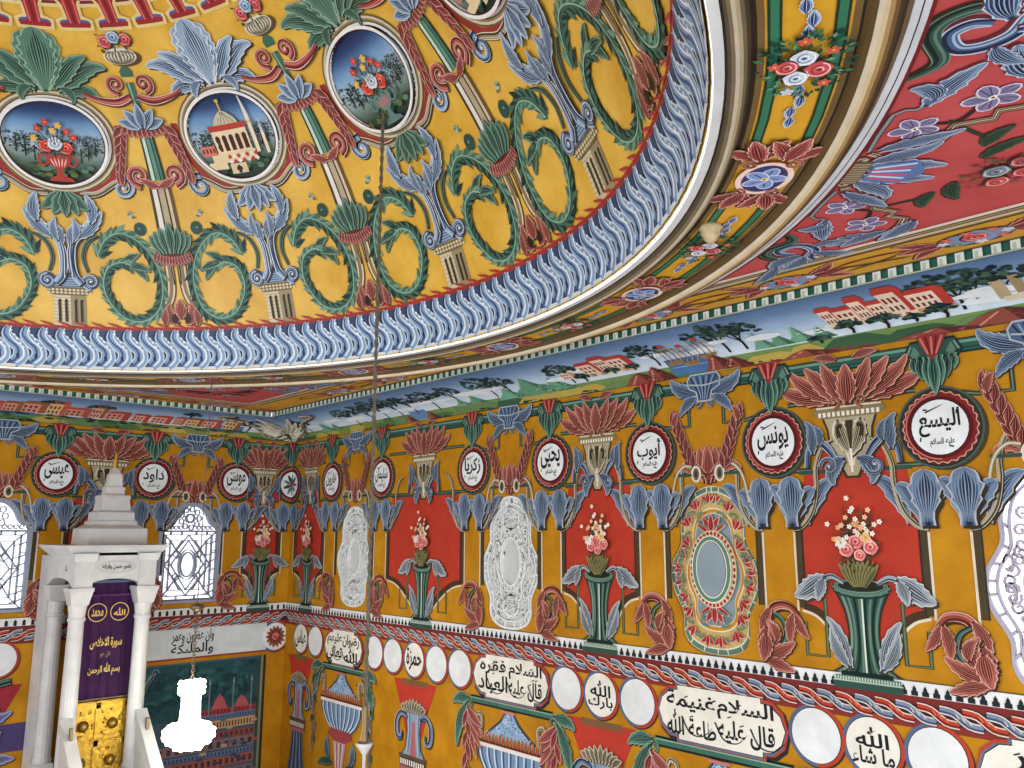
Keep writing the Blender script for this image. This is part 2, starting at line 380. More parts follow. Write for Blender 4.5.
class Solid:
    def __init__(s): s.V = []; s.F = []
    def box(s, x0, y0, z0, x1, y1, z1):
        b = len(s.V); s.V += [(x, y, z) for z in (z0, z1) for y in (y0, y1) for x in (x0, x1)]
        s.F += [tuple(b+i for i in f) for f in ((0, 2, 3, 1), (4, 5, 7, 6), (0, 1, 5, 4), (2, 6, 7, 3), (0, 4, 6, 2), (1, 3, 7, 5))]; return s
    def frust(s, cx, cy, z0, z1, a0, b0, a1, b1):
        b = len(s.V); s.V += [(cx+i*a, cy+j*c, z) for z, a, c in ((z0, a0, b0), (z1, a1, b1)) for j in (-1, 1) for i in (-1, 1)]
        s.F += [tuple(b+i for i in f) for f in ((0, 2, 3, 1), (4, 5, 7, 6), (0, 1, 5, 4), (2, 6, 7, 3), (0, 4, 6, 2), (1, 3, 7, 5))]; return s
    def lathe(s, cx, cy, prof, n=20):
        b = len(s.V)
        for r, z in prof: s.V += [(cx+r*math.cos(2*pi*k/n), cy+r*math.sin(2*pi*k/n), z) for k in range(n)]
        for j in range(len(prof)-1):
            for k in range(n): s.F.append((b+j*n+k, b+j*n+(k+1) % n, b+(j+1)*n+(k+1) % n, b+(j+1)*n+k))
        return s
    def tube(s, pts, r, n=8):
        b = len(s.V); m = len(pts)
        for i, p in enumerate(pts):
            a = Vector(pts[max(0, i-1)]); c = Vector(pts[min(m-1, i+1)]); d = (c-a).normalized(); u = d.orthogonal().normalized(); v = d.cross(u)
            rr = r[i] if isinstance(r, (list, tuple)) else r
            for k in range(n): q = Vector(p)+u*rr*math.cos(2*pi*k/n)+v*rr*math.sin(2*pi*k/n); s.V.append(tuple(q))
        for j in range(m-1):
            for k in range(n): s.F.append((b+j*n+k, b+j*n+(k+1) % n, b+(j+1)*n+(k+1) % n, b+(j+1)*n+k))
        s.F.append(tuple(b+k for k in range(n))); s.F.append(tuple(b+(m-1)*n+k for k in range(n))[::-1]); return s
    def ball(s, c, r, n=8, m=5):
        b = len(s.V)
        for j in range(m+1):
            a = pi*j/m
            for k in range(n): s.V.append((c[0]+r*math.sin(a)*math.cos(2*pi*k/n), c[1]+r*math.sin(a)*math.sin(2*pi*k/n), c[2]+r*math.cos(a)))
        for j in range(m):
            for k in range(n): s.F.append((b+j*n+k, b+j*n+(k+1) % n, b+(j+1)*n+(k+1) % n, b+(j+1)*n+k))
        return s
    def build(s, name, mat, parent=None, smooth_=False): return mesh(name, s.V, s.F, mat, parent, smooth_)
# ------------------------------------------------------------------ room shell
def wall_outline(c, z, kind):
    """outline of a stucco window about its centre"""
    pts = []
    if kind == 'lobed':      # head, bulging waist, foot
        prof = [(.55, 0), (.545, .06), (.50, .16), (.42, .232), (.30, .262), (.19, .262), (.13, .285), (.05, .335), (-.02, .355), (-.09, .355), (-.17, .33), (-.25, .285), (-.31, .262), (-.42, .262), (-.50, .215), (-.545, .11), (-.555, 0)]
        q = smooth([(b, a) for a, b in prof], 4); pts = [(x, y) for x, y in q]
        pts = pts[::-1]+[(-x, y) for x, y in pts[1:-1]]
    else:                    # arched head on shoulders over a square body
        q = smooth([(0, .54), (.10, .525), (.18, .45), (.225, .36), (.26, .325), (.335, .30)], 4)
        r = q+[(.335, -.54)]; pts = r[::-1]+[(-x, y) for x, y in r[1:]]
    return [(c+x, z+y) for x, y in pts]
RWIN = [(1.45, -.23, 'stucco', .95), (3.93, -.23, 'stucco', 1.0), (5.95, -.23, 'painted', 1.0), (7.99, -.22, 'backlit', 1.06)]
LWIN = [(-1.19, -.20, 1.0), (-3.08, -.20, 1.0)]
def wall_mesh(name, x0, x1, z0, z1, holes, u, mat):
    loops = [[Vector((a, b, 0)) for a, b in ((x0, z0), (x1, z0), (x1, z1), (x0, z1))]]+[[Vector((a, b, 0)) for a, b in h] for h in holes]
    flat = [p for l in loops for p in l]; V = [(p.x, 0, p.y) for p in flat]; F = [tuple(t) for t in tessellate_polygon(loops)]
    for h in holes:                                   # reveals
        b = len(V); n = len(h); V += [(a, 0, c) for a, c in h]+[(a, .16, c) for a, c in h]
        F += [(b+k, b+(k+1) % n, b+n+(k+1) % n, b+n+k) for k in range(n)]
    b = len(V); V += [(x0, .3, z0), (x1, .3, z0), (x1, .3, z1), (x0, .3, z1), (x0, 0, z0), (x1, 0, z0), (x1, 0, z1), (x0, 0, z1)]
    F += [(b, b+4, b+7, b+3), (b+1, b+2, b+6, b+5), (b+3, b+7, b+6, b+2), (b, b+1, b+5, b+4)]
    o = mesh(name, V, F, mat); o['kind'] = 'structure'; put_wall(o, u, 0); return o
holes_r = [[(x*k+u, y*k+z) for x, y in wall_outline(0, 0, 'lobed')] for u, z, _, k in RWIN]
holes_l = [wall_outline(u, z, 'arched') for u, z, _ in LWIN]
wr = wall_mesh('wall_right', 0, L-YB, ZF, 1.1, holes_r, 0, OCHRE)
wl = wall_mesh('wall_far', XB-W, 0, ZF, 1.1, holes_l, -1e-9, OCHRE); wl.location = (W, L, 0); wl.rotation_euler = (0, 0, 0)
fl = mesh('floor', [(XB, YB, ZF), (W, YB, ZF), (W, L, ZF), (XB, L, ZF)], [(0, 1, 2, 3)], CARPET); fl['kind'] = 'structure'
# ceiling: red square with the round opening of the dome
ring_pts = [(CC[0]+RW*math.cos(2*pi*k/144), CC[1]+RW*math.sin(2*pi*k/144)) for k in range(144)]
sq = [(XB+.6, YB+.6), (EX, YB+.6), (EX, EY), (XB+.6, EY)]
lp = [[Vector((*p, 0)) for p in sq], [Vector((*p, 0)) for p in ring_pts]]; fl_ = [p for l in lp for p in l]
ce = mesh('ceiling', [(p.x, p.y, CZ) for p in fl_], [tuple(t) for t in tessellate_polygon(lp)], CRED); ce['kind'] = 'structure'
# dome shell
V = []; F = []; nt_, na = 28, 144
for j in range(nt_+1):
    t = .98+(pi/2*DR-.98)*j/nt_; ph = t/DR
    V += [(CC[0]+DR*math.cos(ph)*math.cos(2*pi*k/na), CC[1]+DR*math.cos(ph)*math.sin(2*pi*k/na), DZ+DR*math.sin(ph)) for k in range(na)]
for j in range(nt_):
    F += [(j*na+k, j*na+(k+1) % na, (j+1)*na+(k+1) % na, (j+1)*na+k) for k in range(na)]
dome = mesh('ceiling_dome', V, F, DYEL, None, True); dome['kind'] = 'structure'
# cove between walls and ceiling
def bez(s): return ((2*s*(1-s))*.12+s*s*.58, (1-s)**2*1.095+2*s*(1-s)*1.24+s*s*1.30)
def covemap(side):
    def f(u, s, h):
        d, z = bez(min(max(s, 0), 1.02)); d2, z2 = bez(min(s, .98)+.02); tx, tz = d2-bez(min(s, .98))[0], z2-bez(min(s, .98))[1]; l = math.hypot(tx, tz); d += h*tz/l; z -= h*tx/l
        return (W-d, L-u, z) if side == 'r' else (W+u, L-d, z)
    f.fine = .07; return f
SKY = [(206, 222, 232), (196, 216, 232), (172, 198, 222), (140, 170, 204), (104, 136, 176), (82, 112, 150)]
def mixc(T, f):
    f = min(.9999, max(0, f))*(len(T)-1); i = int(f); return tuple(int(T[i][k]+(T[i+1][k]-T[i][k])*(f-i)) for k in range(3))
def cove_base(side):
    a = Art(.0, 0); m = 26; N = 40
    for j in range(m):
        s0, s1 = j/m, (j+1)/m; sm = (s0+s1)/2
        c = ((70, 98, 62) if sm < .12 else (112, 142, 84) if sm < .28 else mixc(SKY, (sm-.28)/.72))
        A = []; B = []
        for k in range(N+1):
            e0, e1 = bez(s0)[0], bez(s1)[0]; x1 = (L-YB) if side == 'r' else -(W-XB); f = k/N
            A.append(((e0 if side == 'r' else -e0)*(1-f)+x1*f, s0)); B.append(((e1 if side == 'r' else -e1)*(1-f)+x1*f, s1))
        a.strip(A, B, c)
    return a
covr = cove_base('r').build('trim_1', covemap('r')); covr['kind'] = 'structure'
covl = cove_base('l').build('trim_2', covemap('l')); covl['kind'] = 'structure'
# dentil strip at the ceiling edge
def dentils(side):
    a = Art(0, 0); N = 118 if side == 'r' else 106; m = lambda u, y, h: (EX+.01-h+.0, L-u, 1.29+y) if side == 'r' else (W+u, EY+.01-h, 1.29+y)
    sg = 1 if side == 'r' else -1; x0 = W-EX if side == 'r' else L-EY; p = .081
    a.rect(sg*x0, 0, sg*(x0+N*p), .075, (46, 98, 84)); a.step = 1e-4
    for k in range(N):
        x = sg*(x0+p*(k+.25)); a.rect(x, .006, x+sg*p*.52, .062, (214, 224, 216)); a.rect(x+sg*p*.1, .006, x+sg*p*.3, .04, (176, 190, 176))
    a.rect(sg*x0, .066, sg*(x0+N*p), .078, (30, 44, 40)); a.rect(sg*x0, -.004, sg*(x0+N*p), .004, (168, 176, 164))
    return a.build('trim_3' if side == 'r' else 'trim_4', m)
for s_ in 'rl': dentils(s_)['kind'] = 'structure'
# closing strip above the dentils
mesh('trim_5', [(EX, YB, CZ), (EX, L, CZ), (EX+.02, YB, 1.36), (EX+.02, L, 1.36)], [(0, 1, 3, 2)], OCHRE)['kind'] = 'structure'

# ---- scenes painted on the cove
def ptree(a, u, s, h=.3, wd=.12, seed=1, n=46, dark=True):
    """a small painted tree: u along, s up the cove"""
    rnd = random.Random(seed); c = [(30, 52, 52), (44, 70, 62), (24, 40, 44), (66, 92, 78)]
    a.ribbon([(u, s), (u+.01, s+h*.35), (u-.005, s+h*.7)], .018, (34, 30, 26), 3)
    a.ribbon([(u, s+h*.3), (u+wd*.3, s+h*.6)], .01, (34, 30, 26), 2); a.ribbon([(u, s+h*.35), (u-wd*.3, s+h*.65)], .01, (34, 30, 26), 2)
    for k in range(n):
        t = rnd.uniform(-1, 1); x = u+t*wd; y = s+h*(.55+.45*rnd.random()*(1-t*t*.6)); a.disc(x, y, .022*rnd.uniform(.6, 1.3), .03*rnd.uniform(.5, 1.1), rnd.choice(c), 6)
def phouse(a, u, s, w_, h, roof=(178, 62, 54), wall=(226, 206, 186), win=3, tower=False, flat=False):
    a.rect(u, s, u+w_, s+h, wall); a.rect(u+w_*.72, s, u+w_, s+h, roof if not flat else (196, 150, 110))
    if not flat: a.poly([(u-.01, s+h), (u+w_*.14, s+h+h*.3), (u+w_*.9, s+h+h*.3), (u+w_+.01, s+h)], roof)
    for k in range(win):
        x = u+w_*(.08+.62*k/win); a.rect(x, s+h*.5, x+w_*.62/win*.55, s+h*.78, (120, 48, 44)); a.rect(x, s+h*.1, x+w_*.62/win*.5, s+h*.35, (90, 70, 60))
def hill(a, u, s, w_, h, c=(88, 142, 112)):
    a.poly([(u-w_, s), (u-w_*.45, s+h*.45), (u, s+h), (u+w_*.35, s+h*.55), (u+w_, s)], c)
    a.poly([(u, s+h), (u+w_*.35, s+h*.55), (u+w_, s), (u+w_*.35, s)], tuple(int(v*.72) for v in c)); a.ribbon([(u-w_*.45, s+h*.42), (u-.02, s+h*.93)], .012, (164, 200, 170), 2)
def rock(a, u, s, w_, h):
    a.poly([(u-w_, s), (u-w_*.5, s+h*.7), (u-w_*.1, s+h), (u+w_*.4, s+h*.6), (u+w_, s)], (136, 72, 62)); a.poly([(u-w_*.1, s+h), (u+w_*.4, s+h*.6), (u+w_, s), (u+w_*.1, s)], (92, 44, 42)); a.ribbon([(u-w_*.6, s+.02), (u-w_*.2, s+h*.8)], .014, (196, 140, 120), 2)
def ship(a, u, s, k=1.0):
    a.poly([(u-.06*k, s+.08*k), (u-.05*k, s), (u+.04*k, s), (u+.09*k, s+.1*k)], (150, 118, 70)); a.rect(u-.05*k, s+.03*k, u+.05*k, s+.045*k, (90, 66, 40))
    for j, d in enumerate((-.04, 0, .045)): 
        a.ribbon([(u+d*k, s+.06*k), (u+(d+.015)*k, s+.42*k)], .007, (110, 84, 60), 2); a.ribbon([(u+(d-.03)*k, s+.3*k), (u+(d+.04)*k, s+.33*k)], .006, (110, 84, 60), 2)
        a.ribbon([(u+(d+.02)*k, s+.4*k), (u+(d+.05)*k, s+.2*k), (u+(d+.02)*k, s+.1*k)], .007, (186, 170, 140), 3)
    a.rect(u+.02*k, s+.4*k, u+.06*k, s+.45*k, (190, 60, 56))
def ground(side, x0, x1):
    a = Art(.001); rnd = random.Random(3)
    x = x0
    while abs(x) < abs(x1):
        w_ = rnd.uniform(.25, .5); sg = 1 if x1 > x0 else -1; c = rnd.choice([(76, 116, 72), (128, 138, 66), (58, 92, 66), (104, 130, 84), (176, 158, 80)])
        top = rnd.uniform(.16, .3); a.poly([(x, .02), (x+sg*w_*.3, top), (x+sg*w_*.7, top*1.05), (x+sg*w_*1.2, .02)], c)
        if rnd.random() < .55: a.poly([(x, .0), (x+sg*w_*.2, .1), (x+sg*w_*.6, .07), (x+sg*w_*.8, .0)], rnd.choice([(120, 58, 52), (44, 60, 44), (92, 44, 42)]))
        x += sg*w_*.75
    # soft clouds
    for k in range(40):
        u = x0+(x1-x0)*rnd.random(); a.disc(u, rnd.uniform(.42, .62), rnd.uniform(.08, .2), rnd.uniform(.03, .06), (222, 230, 234), 12)
    return a
def child(art, name, parent, fn, label=None):
    o = art.build(name, fn, parent)
    if label: o['label'] = label
    return o
cr = covemap('r'); cl = covemap('l')
child(ground('r', .55, L-YB-.2), 'painted_ground', covr, cr); child(ground('l', -.55, -9.2), 'painted_ground', covl, cl)
def scene_piece(name, par, fn, draw, h0=.004):
    a = Art(h0); draw(a); return a.build(name, fn, par)
for i, (u, s, w_, h) in enumerate([(.96, .2, .16, .3), (1.15, .2, .12, .22), (3.4, .24, .12, .2), (3.6, .24, .14, .24), (4.05, .2, .2, .3), (4.35, .2, .3, .45), (4.62, .2, .2, .35), (4.5, .18, .3, .25), (6.5, .3, .08, .34), (6.62, .3, .09, .28), (6.76, .3, .1, .3), (6.9, .3, .08, .22)]):
    scene_piece('painted_hill', covr, cr, lambda a: hill(a, u, s, w_, h, (96, 150, 118) if i % 2 else (110, 164, 136)))
for i, (u, s, h, wd) in enumerate([(.62, .25, .5, .16), (1.63, .22, .6, .2), (1.95, .25, .6, .16), (2.2, .25, .66, .14), (2.45, .25, .66, .13), (2.7, .25, .6, .14), (3.05, .25, .6, .2), (3.4, .3, .55, .18), (3.9, .3, .6, .18), (4.1, .28, .55, .16), (4.82, .3, .5, .16), (5.67, .34, .5, .16), (6.25, .35, .6, .2), (6.38, .35, .55, .2), (7.7, .34, .6, .22), (7.78, .38, .55, .2), (7.92, .38, .5, .2)]):
    scene_piece('painted_tree', covr, cr, lambda a: ptree(a, u, s, h, wd, i, 60))
def town(a, items):
    for it in items: phouse(a, *it[:4], **(it[4] if len(it) > 4 else {}))
scene_piece('painted_houses', covr, cr, lambda a: town(a, [(4.76, .42, .14, .16, dict(flat=True)), (5.0, .46, .2, .2), (5.18, .48, .16, .24), (5.3, .47, .2, .2), (5.0, .38, .5, .08, dict(flat=True, wall=(222, 200, 160)))]), .006)
scene_piece('painted_houses', covr, cr, lambda a: town(a, [(6.98, .5, .1, .24), (7.06, .48, .16, .22), (7.18, .5, .1, .3), (7.26, .5, .12, .2), (7.35, .5, .14, .33), (7.48, .5, .2, .24, dict(win=4)), (6.98, .42, .7, .08, dict(flat=True, wall=(226, 208, 170), win=8))]), .006)
for i, (u, s, h, wd) in enumerate([(7.08, .3, .24, .07), (7.28, .28, .26, .08), (7.6, .28, .24, .08), (7.44, .3, .14, .05), (6.86, .22, .14, .06), (5.26, .36, .14, .06), (4.95, .3, .2, .06), (5.45, .36, .14, .05)]):
    scene_piece('painted_tree', covr, cr, lambda a: ptree(a, u, s, h, wd, 30+i, 36), .01)
scene_piece('painted_sea', covr, cr, lambda a: (a.rect(5.72, .06, 6.08, .42, (74, 110, 158), 4, 1), a.rect(5.74, .2, 6.04, .24, (150, 180, 206)), a.rect(2.56, .06, 2.82, .34, (96, 132, 176))), .003)
for u, s in ((5.8, .3), (5.92, .24), (6.08, .32)): scene_piece('painted_ship', covr, cr, lambda a: ship(a, u, s, 1.0), .007)
for u, s, w_, h in ((5.45, .02, .2, .26), (5.6, .02, .14, .34), (6.12, .05, .13, .34), (6.24, .04, .12, .24), (7.9, .02, .3, .26), (7.55, .02, .3, .12), (2.5, .04, .1, .2), (2.86, .04, .1, .22), (6.75, .02, .2, .14)):
    scene_piece('painted_rock', covr, cr, lambda a: rock(a, u, s, w_, h), .008)
scene_piece('painted_ruin', covr, cr, lambda a: (a.rect(7.88, .4, 7.94, .7, (176, 160, 128)), a.rect(7.97, .45, 8.02, .72, (150, 132, 100)), a.rect(7.9, .36, 8.4, .44, (206, 196, 170))), .006)
# town along the far cove
rnd = random.Random(5); u = -.78
a = Art(.004); a.rect(-1.1, .2, -.72, .46, (78, 116, 160)); a.rect(-3.6, .2, -2.85, .36, (78, 116, 160)); a.build('painted_sea', cl, covl)
while u > -3.9:
    w_ = rnd.uniform(.12, .24); h = rnd.uniform(.2, .38); roof = rnd.choice([(176, 74, 66), (190, 92, 80), (150, 96, 60)]); wa = rnd.choice([(222, 190, 130), (226, 172, 150), (214, 150, 130), (228, 210, 170)])
    scene_piece('painted_houses', covl, cl, lambda a: phouse(a, u-w_, .32, w_, h, roof, wa, 3), .006)
    u -= w_*rnd.uniform(.95, 1.2)
a = Art(.009); rnd = random.Random(9)
for k in range(70):
    x = -rnd.uniform(.7, 4); a.disc(x, rnd.uniform(.18, .3), .04, .03, rnd.choice([(40, 62, 50), (60, 84, 60), (90, 104, 70)]), 7)
a.build('painted_bushes', cl, covl)
for i, (u, s, h, wd) in enumerate([(-.66, .25, .5, .1), (-2.3, .5, .3, .12), (-2.75, .6, .2, .1), (-1.4, .6, .24, .1)]): scene_piece('painted_tree', covl, cl, lambda a: ptree(a, u, s, h, wd, 50+i, 36), .005)
# white foliage ornament filling the corner of the cove
def corner_orn():
    a = Art(.01)
    for sg in (-1, 1):
        a.band([(sg*.1, .2), (sg*.35, .25), (sg*.42, .6), (sg*.75, .75), (sg*.5, .85)], .07, STONE, 5, 0)
    def f(x, s, h):
        d, z = bez(min(max(s, 0), 1)); x2 = x if abs(x) > .001 else .001
        return (W-d-h, L-d-abs(x)*.0-max(x, 0), z-h) if x > 0 else (W-d+x, L-d-h, z-h)
    for sg in (-1, 1):
        for k in range(4): a.leaf(sg*.03, .06, pi/2-sg*(.05+.18*k), .85-.13*k, .16, P((80, 76, 60), (232, 230, 216), (196, 192, 172), (110, 104, 84), (230, 226, 208)), bend=-sg*.5)
        a.volute(sg*.3, .2, .1, STONE, 1.3, 0, sg)
    o = a.build('foliage_ornament', f); return tag(o, 'cream foliage ornament filling the corner where the two landscape friezes meet', 'painted ornament')
corner_orn()
# ------------------------------------------------------------------ the dome ring: blue gadroon band, mouldings, garland panel
a = Art(.006, 2e-4)
def stripd(a, t0, t1, c, n=288): a.strip([((k/n*2-1)*pi, t0) for k in range(n+1)], [((k/n*2-1)*pi, t1) for k in range(n+1)], c)
def azmap(x, t, h):   # x is azimuth in radians over the whole dome
    ph = t/DR; q = DR-h; return (CC[0]+q*math.cos(ph)*math.cos(x), CC[1]+q*math.cos(ph)*math.sin(x), DZ+q*math.sin(ph))
[stripd(a, .99+.0345*k, .99+.0345*(k+1), (50, 72, 110)) for k in range(10)]; a.up(); stripd(a, 1.315, 1.345, (150, 52, 46)); stripd(a, .99, 1.012, (204, 214, 220))
o = a.build('trim_6', azmap, None, DPAINT); o['kind'] = 'structure'
par = o
# one gadroon, repeated: pattern in one mesh
a = Art(.008, 3e-4); NB = 172
for k in range(NB):
    a.h = .008
    az = 2*pi*k/NB; w_ = 2*pi/NB
    S = [(az+w_*.0, 1.02), (az-w_*.38, 1.075), (az-w_*.30, 1.15), (az+w_*.12, 1.2), (az+w_*.42, 1.26), (az+w_*.30, 1.32)]
    def rib(off, ws, c, sub=S, n=3):
        q = smooth([(p[0]/w_*.135+off, p[1]) for p in sub], n); A = []; B = []
        wq = [r[0] for r in smooth([(v, 0) for v in ws], n)]
        for i in range(len(q)):
            p0 = q[max(0, i-1)]; p1 = q[min(len(q)-1, i+1)]; dx, dy = p1[0]-p0[0], p1[1]-p0[1]; l = math.hypot(dx, dy); nx, ny = -dy/l, dx/l; hw = wq[i]/2
            A.append(((q[i][0]+nx*hw)*w_/.135, q[i][1]+ny*hw)); B.append(((q[i][0]-nx*hw)*w_/.135, q[i][1]-ny*hw))
        a.strip(A, B, c)
    rib(.014, [.11, .13, .12, .11, .09, .05], (30, 46, 80)); rib(0, [.1, .122, .108, .098, .08, .04], (196, 214, 228))
    rib(0, [.082, .104, .09, .08, .062, .026], (128, 160, 196)); rib(.018, [.02, .02, .02, .016, .014, .01], (60, 88, 136)); rib(-.02, [.012, .016, .014, .012, .01, .008], (220, 232, 240))
    a.disc(az-w_*.22, 1.08, w_*.10, .026, (26, 40, 74), 8); 
    for j in range(5): a.disc(az+w_*(-.5+.17*j), 1.15+.034*j, w_*.08, .008, (222, 234, 242), 6)
    # red flame edge above
    a.up(); i = [a.v(az-w_*.5, 1.33), a.v(az+w_*.1, 1.335), a.v(az+w_*.62, 1.385), a.v(az+w_*.0, 1.365)]; a.face(tuple(i), (158, 58, 50))
    a.up(); i = [a.v(az-w_*.2, 1.34), a.v(az+w_*.1, 1.34), a.v(az+w_*.5, 1.37)]; a.face(tuple(i), (206, 110, 90))
a.build('gadroon_band', azmap, par, DPAINT)
# flat ring on the ceiling
def ringmap(x, r, h): return (CC[0]+r*math.cos(x), CC[1]+r*math.sin(x), CZ-h)
def stripr(a, r0, r1, c, n=180, h0=0, h1=0):
    a.up(); A = [a.v((k/n*2-1)*pi, r0, h0) for k in range(n+1)]; B = [a.v((k/n*2-1)*pi, r1, h1) for k in range(n+1)]
    for k in range(n): a.face((A[k], A[k+1], B[k+1], B[k]), c)
a = Art(.008, 0)
for r0, r1, c in [(3.72, 3.752, (206, 212, 214)), (3.752, 3.76, (40, 40, 38)), (3.826, 3.842, (44, 38, 28)), (3.842, 3.862, (112, 92, 58)), (3.862, 4.084, (206, 158, 46)), (4.084, 4.104, (112, 92, 58)), (4.104, 4.112, (44, 38, 28)), (4.228, 4.25, (206, 214, 220)), (4.25, 4.254, (36, 36, 40)), (4.254, 4.272, (200, 208, 214)), (4.272, 4.284, (110, 34, 40))]: stripr(a, r0, r1, c)
o = a.build('trim_7', ringmap); o['kind'] = 'structure'
# half-round mouldings
def half_round(name, r0, r1, drop, cols):
    a = Art(.008, 0); n = len(cols)
    for k in range(n):
        f0, f1 = k/n, (k+1)/n; stripr(a, r0+(r1-r0)*f0, r0+(r1-r0)*f1, cols[k], 180, drop*math.sin(pi*f0), drop*math.sin(pi*f1))
    o = a.build(name, ringmap); o['kind'] = 'structure'; return o
half_round('trim_8', 3.76, 3.826, .03, [(84, 74, 58), (120, 108, 84), (186, 178, 156), (160, 148, 122), (104, 92, 70), (66, 56, 42)])
half_round('trim_9', 4.112, 4.228, .05, [(92, 74, 46), (96, 78, 48), (214, 206, 184), (206, 192, 156), (164, 138, 92), (110, 82, 48), (66, 50, 34), (44, 36, 30), (96, 78, 48), (92, 74, 46)])
# green frames between the flower discs of the garland ring
def frame_art():
    a = Art(.012); m = 3.973; hw = math.radians(11.25)*m*.70
    for c, w_, d in (((34, 52, 40), .05, 0), ((52, 116, 88), .03, 0)):
        for sg in (-1, 1):
            pts = [(-hw-.05, sg*.02), (-hw-.06, sg*.05), (-hw, sg*.085), (hw, sg*.085), (hw+.06, sg*.05), (hw+.05, sg*.02)]
            q = []
            for p0, p1 in zip(pts[:-1], pts[1:]): q += [(p0[0]+(p1[0]-p0[0])*i/5, p0[1]+(p1[1]-p0[1])*i/5) for i in range(5)]
            a.ribbon(q+[pts[-1]], w_*.75, c, raw=True)
    return a
def garland_art(seed=0):
    a = Art(.014); rnd = random.Random(seed)
    for sg in (-1, 1):
        for k in range(4): a.leaf(sg*(.12+.065*k), .012*math.sin(k*2), 0 if sg > 0 else pi, .075, .034, P((40, 44, 30), (220, 228, 234), (112, 150, 200), (34, 52, 96), (206, 220, 234)), st=1, n=6, shadow=False)
    a.tuft(0, 0, .125, 150, [(54, 112, 84), (36, 80, 62), (98, 150, 120), (30, 64, 54)], seed, 1.3, .26)
    for x, y, r, c in ((-.02, .04, .042, 0), (.05, -.005, .04, 1), (-.055, -.02, .038, 1), (.01, -.05, .036, 0)):
        a.rose(x, y, r, ((190, 82, 84), (238, 206, 206), (130, 40, 48)) if c == 0 else ((196, 208, 222), (240, 244, 248), (70, 96, 140)))
    for k in range(5): a.flower(.14*math.cos(k*1.3+1), .085*math.sin(k*1.3+1), .022, rnd.choice([(186, 200, 226), (196, 90, 80)]))
    return a
def pansy_art():
    a = Art(.014); m = 3.973
    for sg in (-1, 1):
        for e in (-1, 1):
            a.fan(sg*.15, e*.045, (0 if sg > 0 else pi)+sg*e*.3, 3, .5, .17, .07, RED, st=2, n=8)
    a.disc(0, 0, .15, .105, (150, 62, 56), 28); a.ring(0, 0, .13, .095, .022, (226, 210, 200), 28); a.disc(0, 0, .115, .08, (44, 62, 110), 24)
    for k in range(5): 
        an = .3+2*pi*k/5; a.disc(.045*math.cos(an), .035*math.sin(an), .052, .034, (196, 210, 232), 12, rot=an); a.disc(.045*math.cos(an), .035*math.sin(an), .046, .028, (126, 148, 200), 12, rot=an); a.ribbon([(0, 0), (.075*math.cos(an), .055*math.sin(an))], .008, (70, 84, 140), 2)
    a.disc(0, 0, .014, .014, (236, 210, 90), 8); a.disc(0, 0, .006, .006, INK, 6)
    for sx in (-1, 1):
        for sy in (-1, 1): a.volute(sx*.125, sy*.075, .035, RED, 1.3, 0, sx*sy)
    return a
fr = frame_art().build('green_fretwork', polmap(3.973)); ga = garland_art().build('rose_garland', polmap(3.973)); pa = pansy_art().build('flower_disc', polmap(3.973))
names_g = {-56.25: 'rose and leaf garland on blue ribbon near the top of the ceiling ring', -33.75: 'small rose garland on the ceiling ring beside the round plaster knob', -11.25: 'foreshortened rose garland on the ring just past the second flower disc', 11.25: 'rose garland on the ring above the far ship painting', 33.75: 'thin sliver of a garland on the ring, above the middle of the far cove', -78.75: 'rose garland on the ring outside the top edge', 56.25: 'thin garland on the ring over the left part of the far wall'}
firstg = [ga]; firstp = [pa]; firstf = [fr]
def again(lst):
    if lst: return lst.pop()
    return None
for az in (-56.25, -33.75, -11.25, 11.25, 33.75, 56.25):
    g = again(firstg) or ga.copy(); f = again(firstf) or fr.copy()
    for o in (g, f):
        if o.name not in COL.objects: COL.objects.link(o)
        put_ring(o, az, 3.973)
    tag(g, names_g[az], 'painted garland', 'rose garlands in the yellow ceiling ring'); tag(f, {-56.25: 'green outlined frame around the garland nearest the top of the ring', -33.75: 'green frame around the small garland by the plaster knob', -11.25: 'narrow green frame right above the trees of the landscape frieze', 11.25: 'squashed green frame of the ring above the ships', 33.75: 'barely visible green frame at the far side of the ring', 56.25: 'thin green frame line of the ring at far left'}[az], 'painted fretwork', 'green frames in the yellow ceiling ring')
for az, lb in ((-67.5, 'blue flower disc of the ring cut by the top edge'), (-45, 'large blue pansy disc with red scrolls on the yellow ceiling ring'), (-22.5, 'second blue pansy disc along the ring, smaller and flatter'), (0, 'very foreshortened pansy disc where the ring meets the border'), (22.5, 'grey blue pansy disc on the far right stretch of the ring'), (45, 'pansy disc on the ring towards the far corner'), (67.5, 'pansy disc on the ring above the pulpit roof')):
    p = again(firstp) or pa.copy()
    if p.name not in COL.objects: COL.objects.link(p)
    put_ring(p, az, 3.973); tag(p, lb, 'painted flower', 'pansy discs in the yellow ceiling ring')
kn = Solid().lathe(0, 0, [(.001, 0), (.045, 0), (.05, -.02), (.04, -.032), (.042, -.045), (.03, -.06), (.028, -.07), (.012, -.085), (.001, -.086)], 18).build('plaster_knob', MATS['ochre_wall_paint'], None, True)
kn.data.materials[0] = mat_solid('cream_plaster', (196, 180, 140), .7, c2=(170, 150, 112), ns=30)
put_ring(kn, -37.6, 3.896); kn.location.z = CZ-.008; tag(kn, 'small round cream plaster knob on the ceiling ring', 'knob')
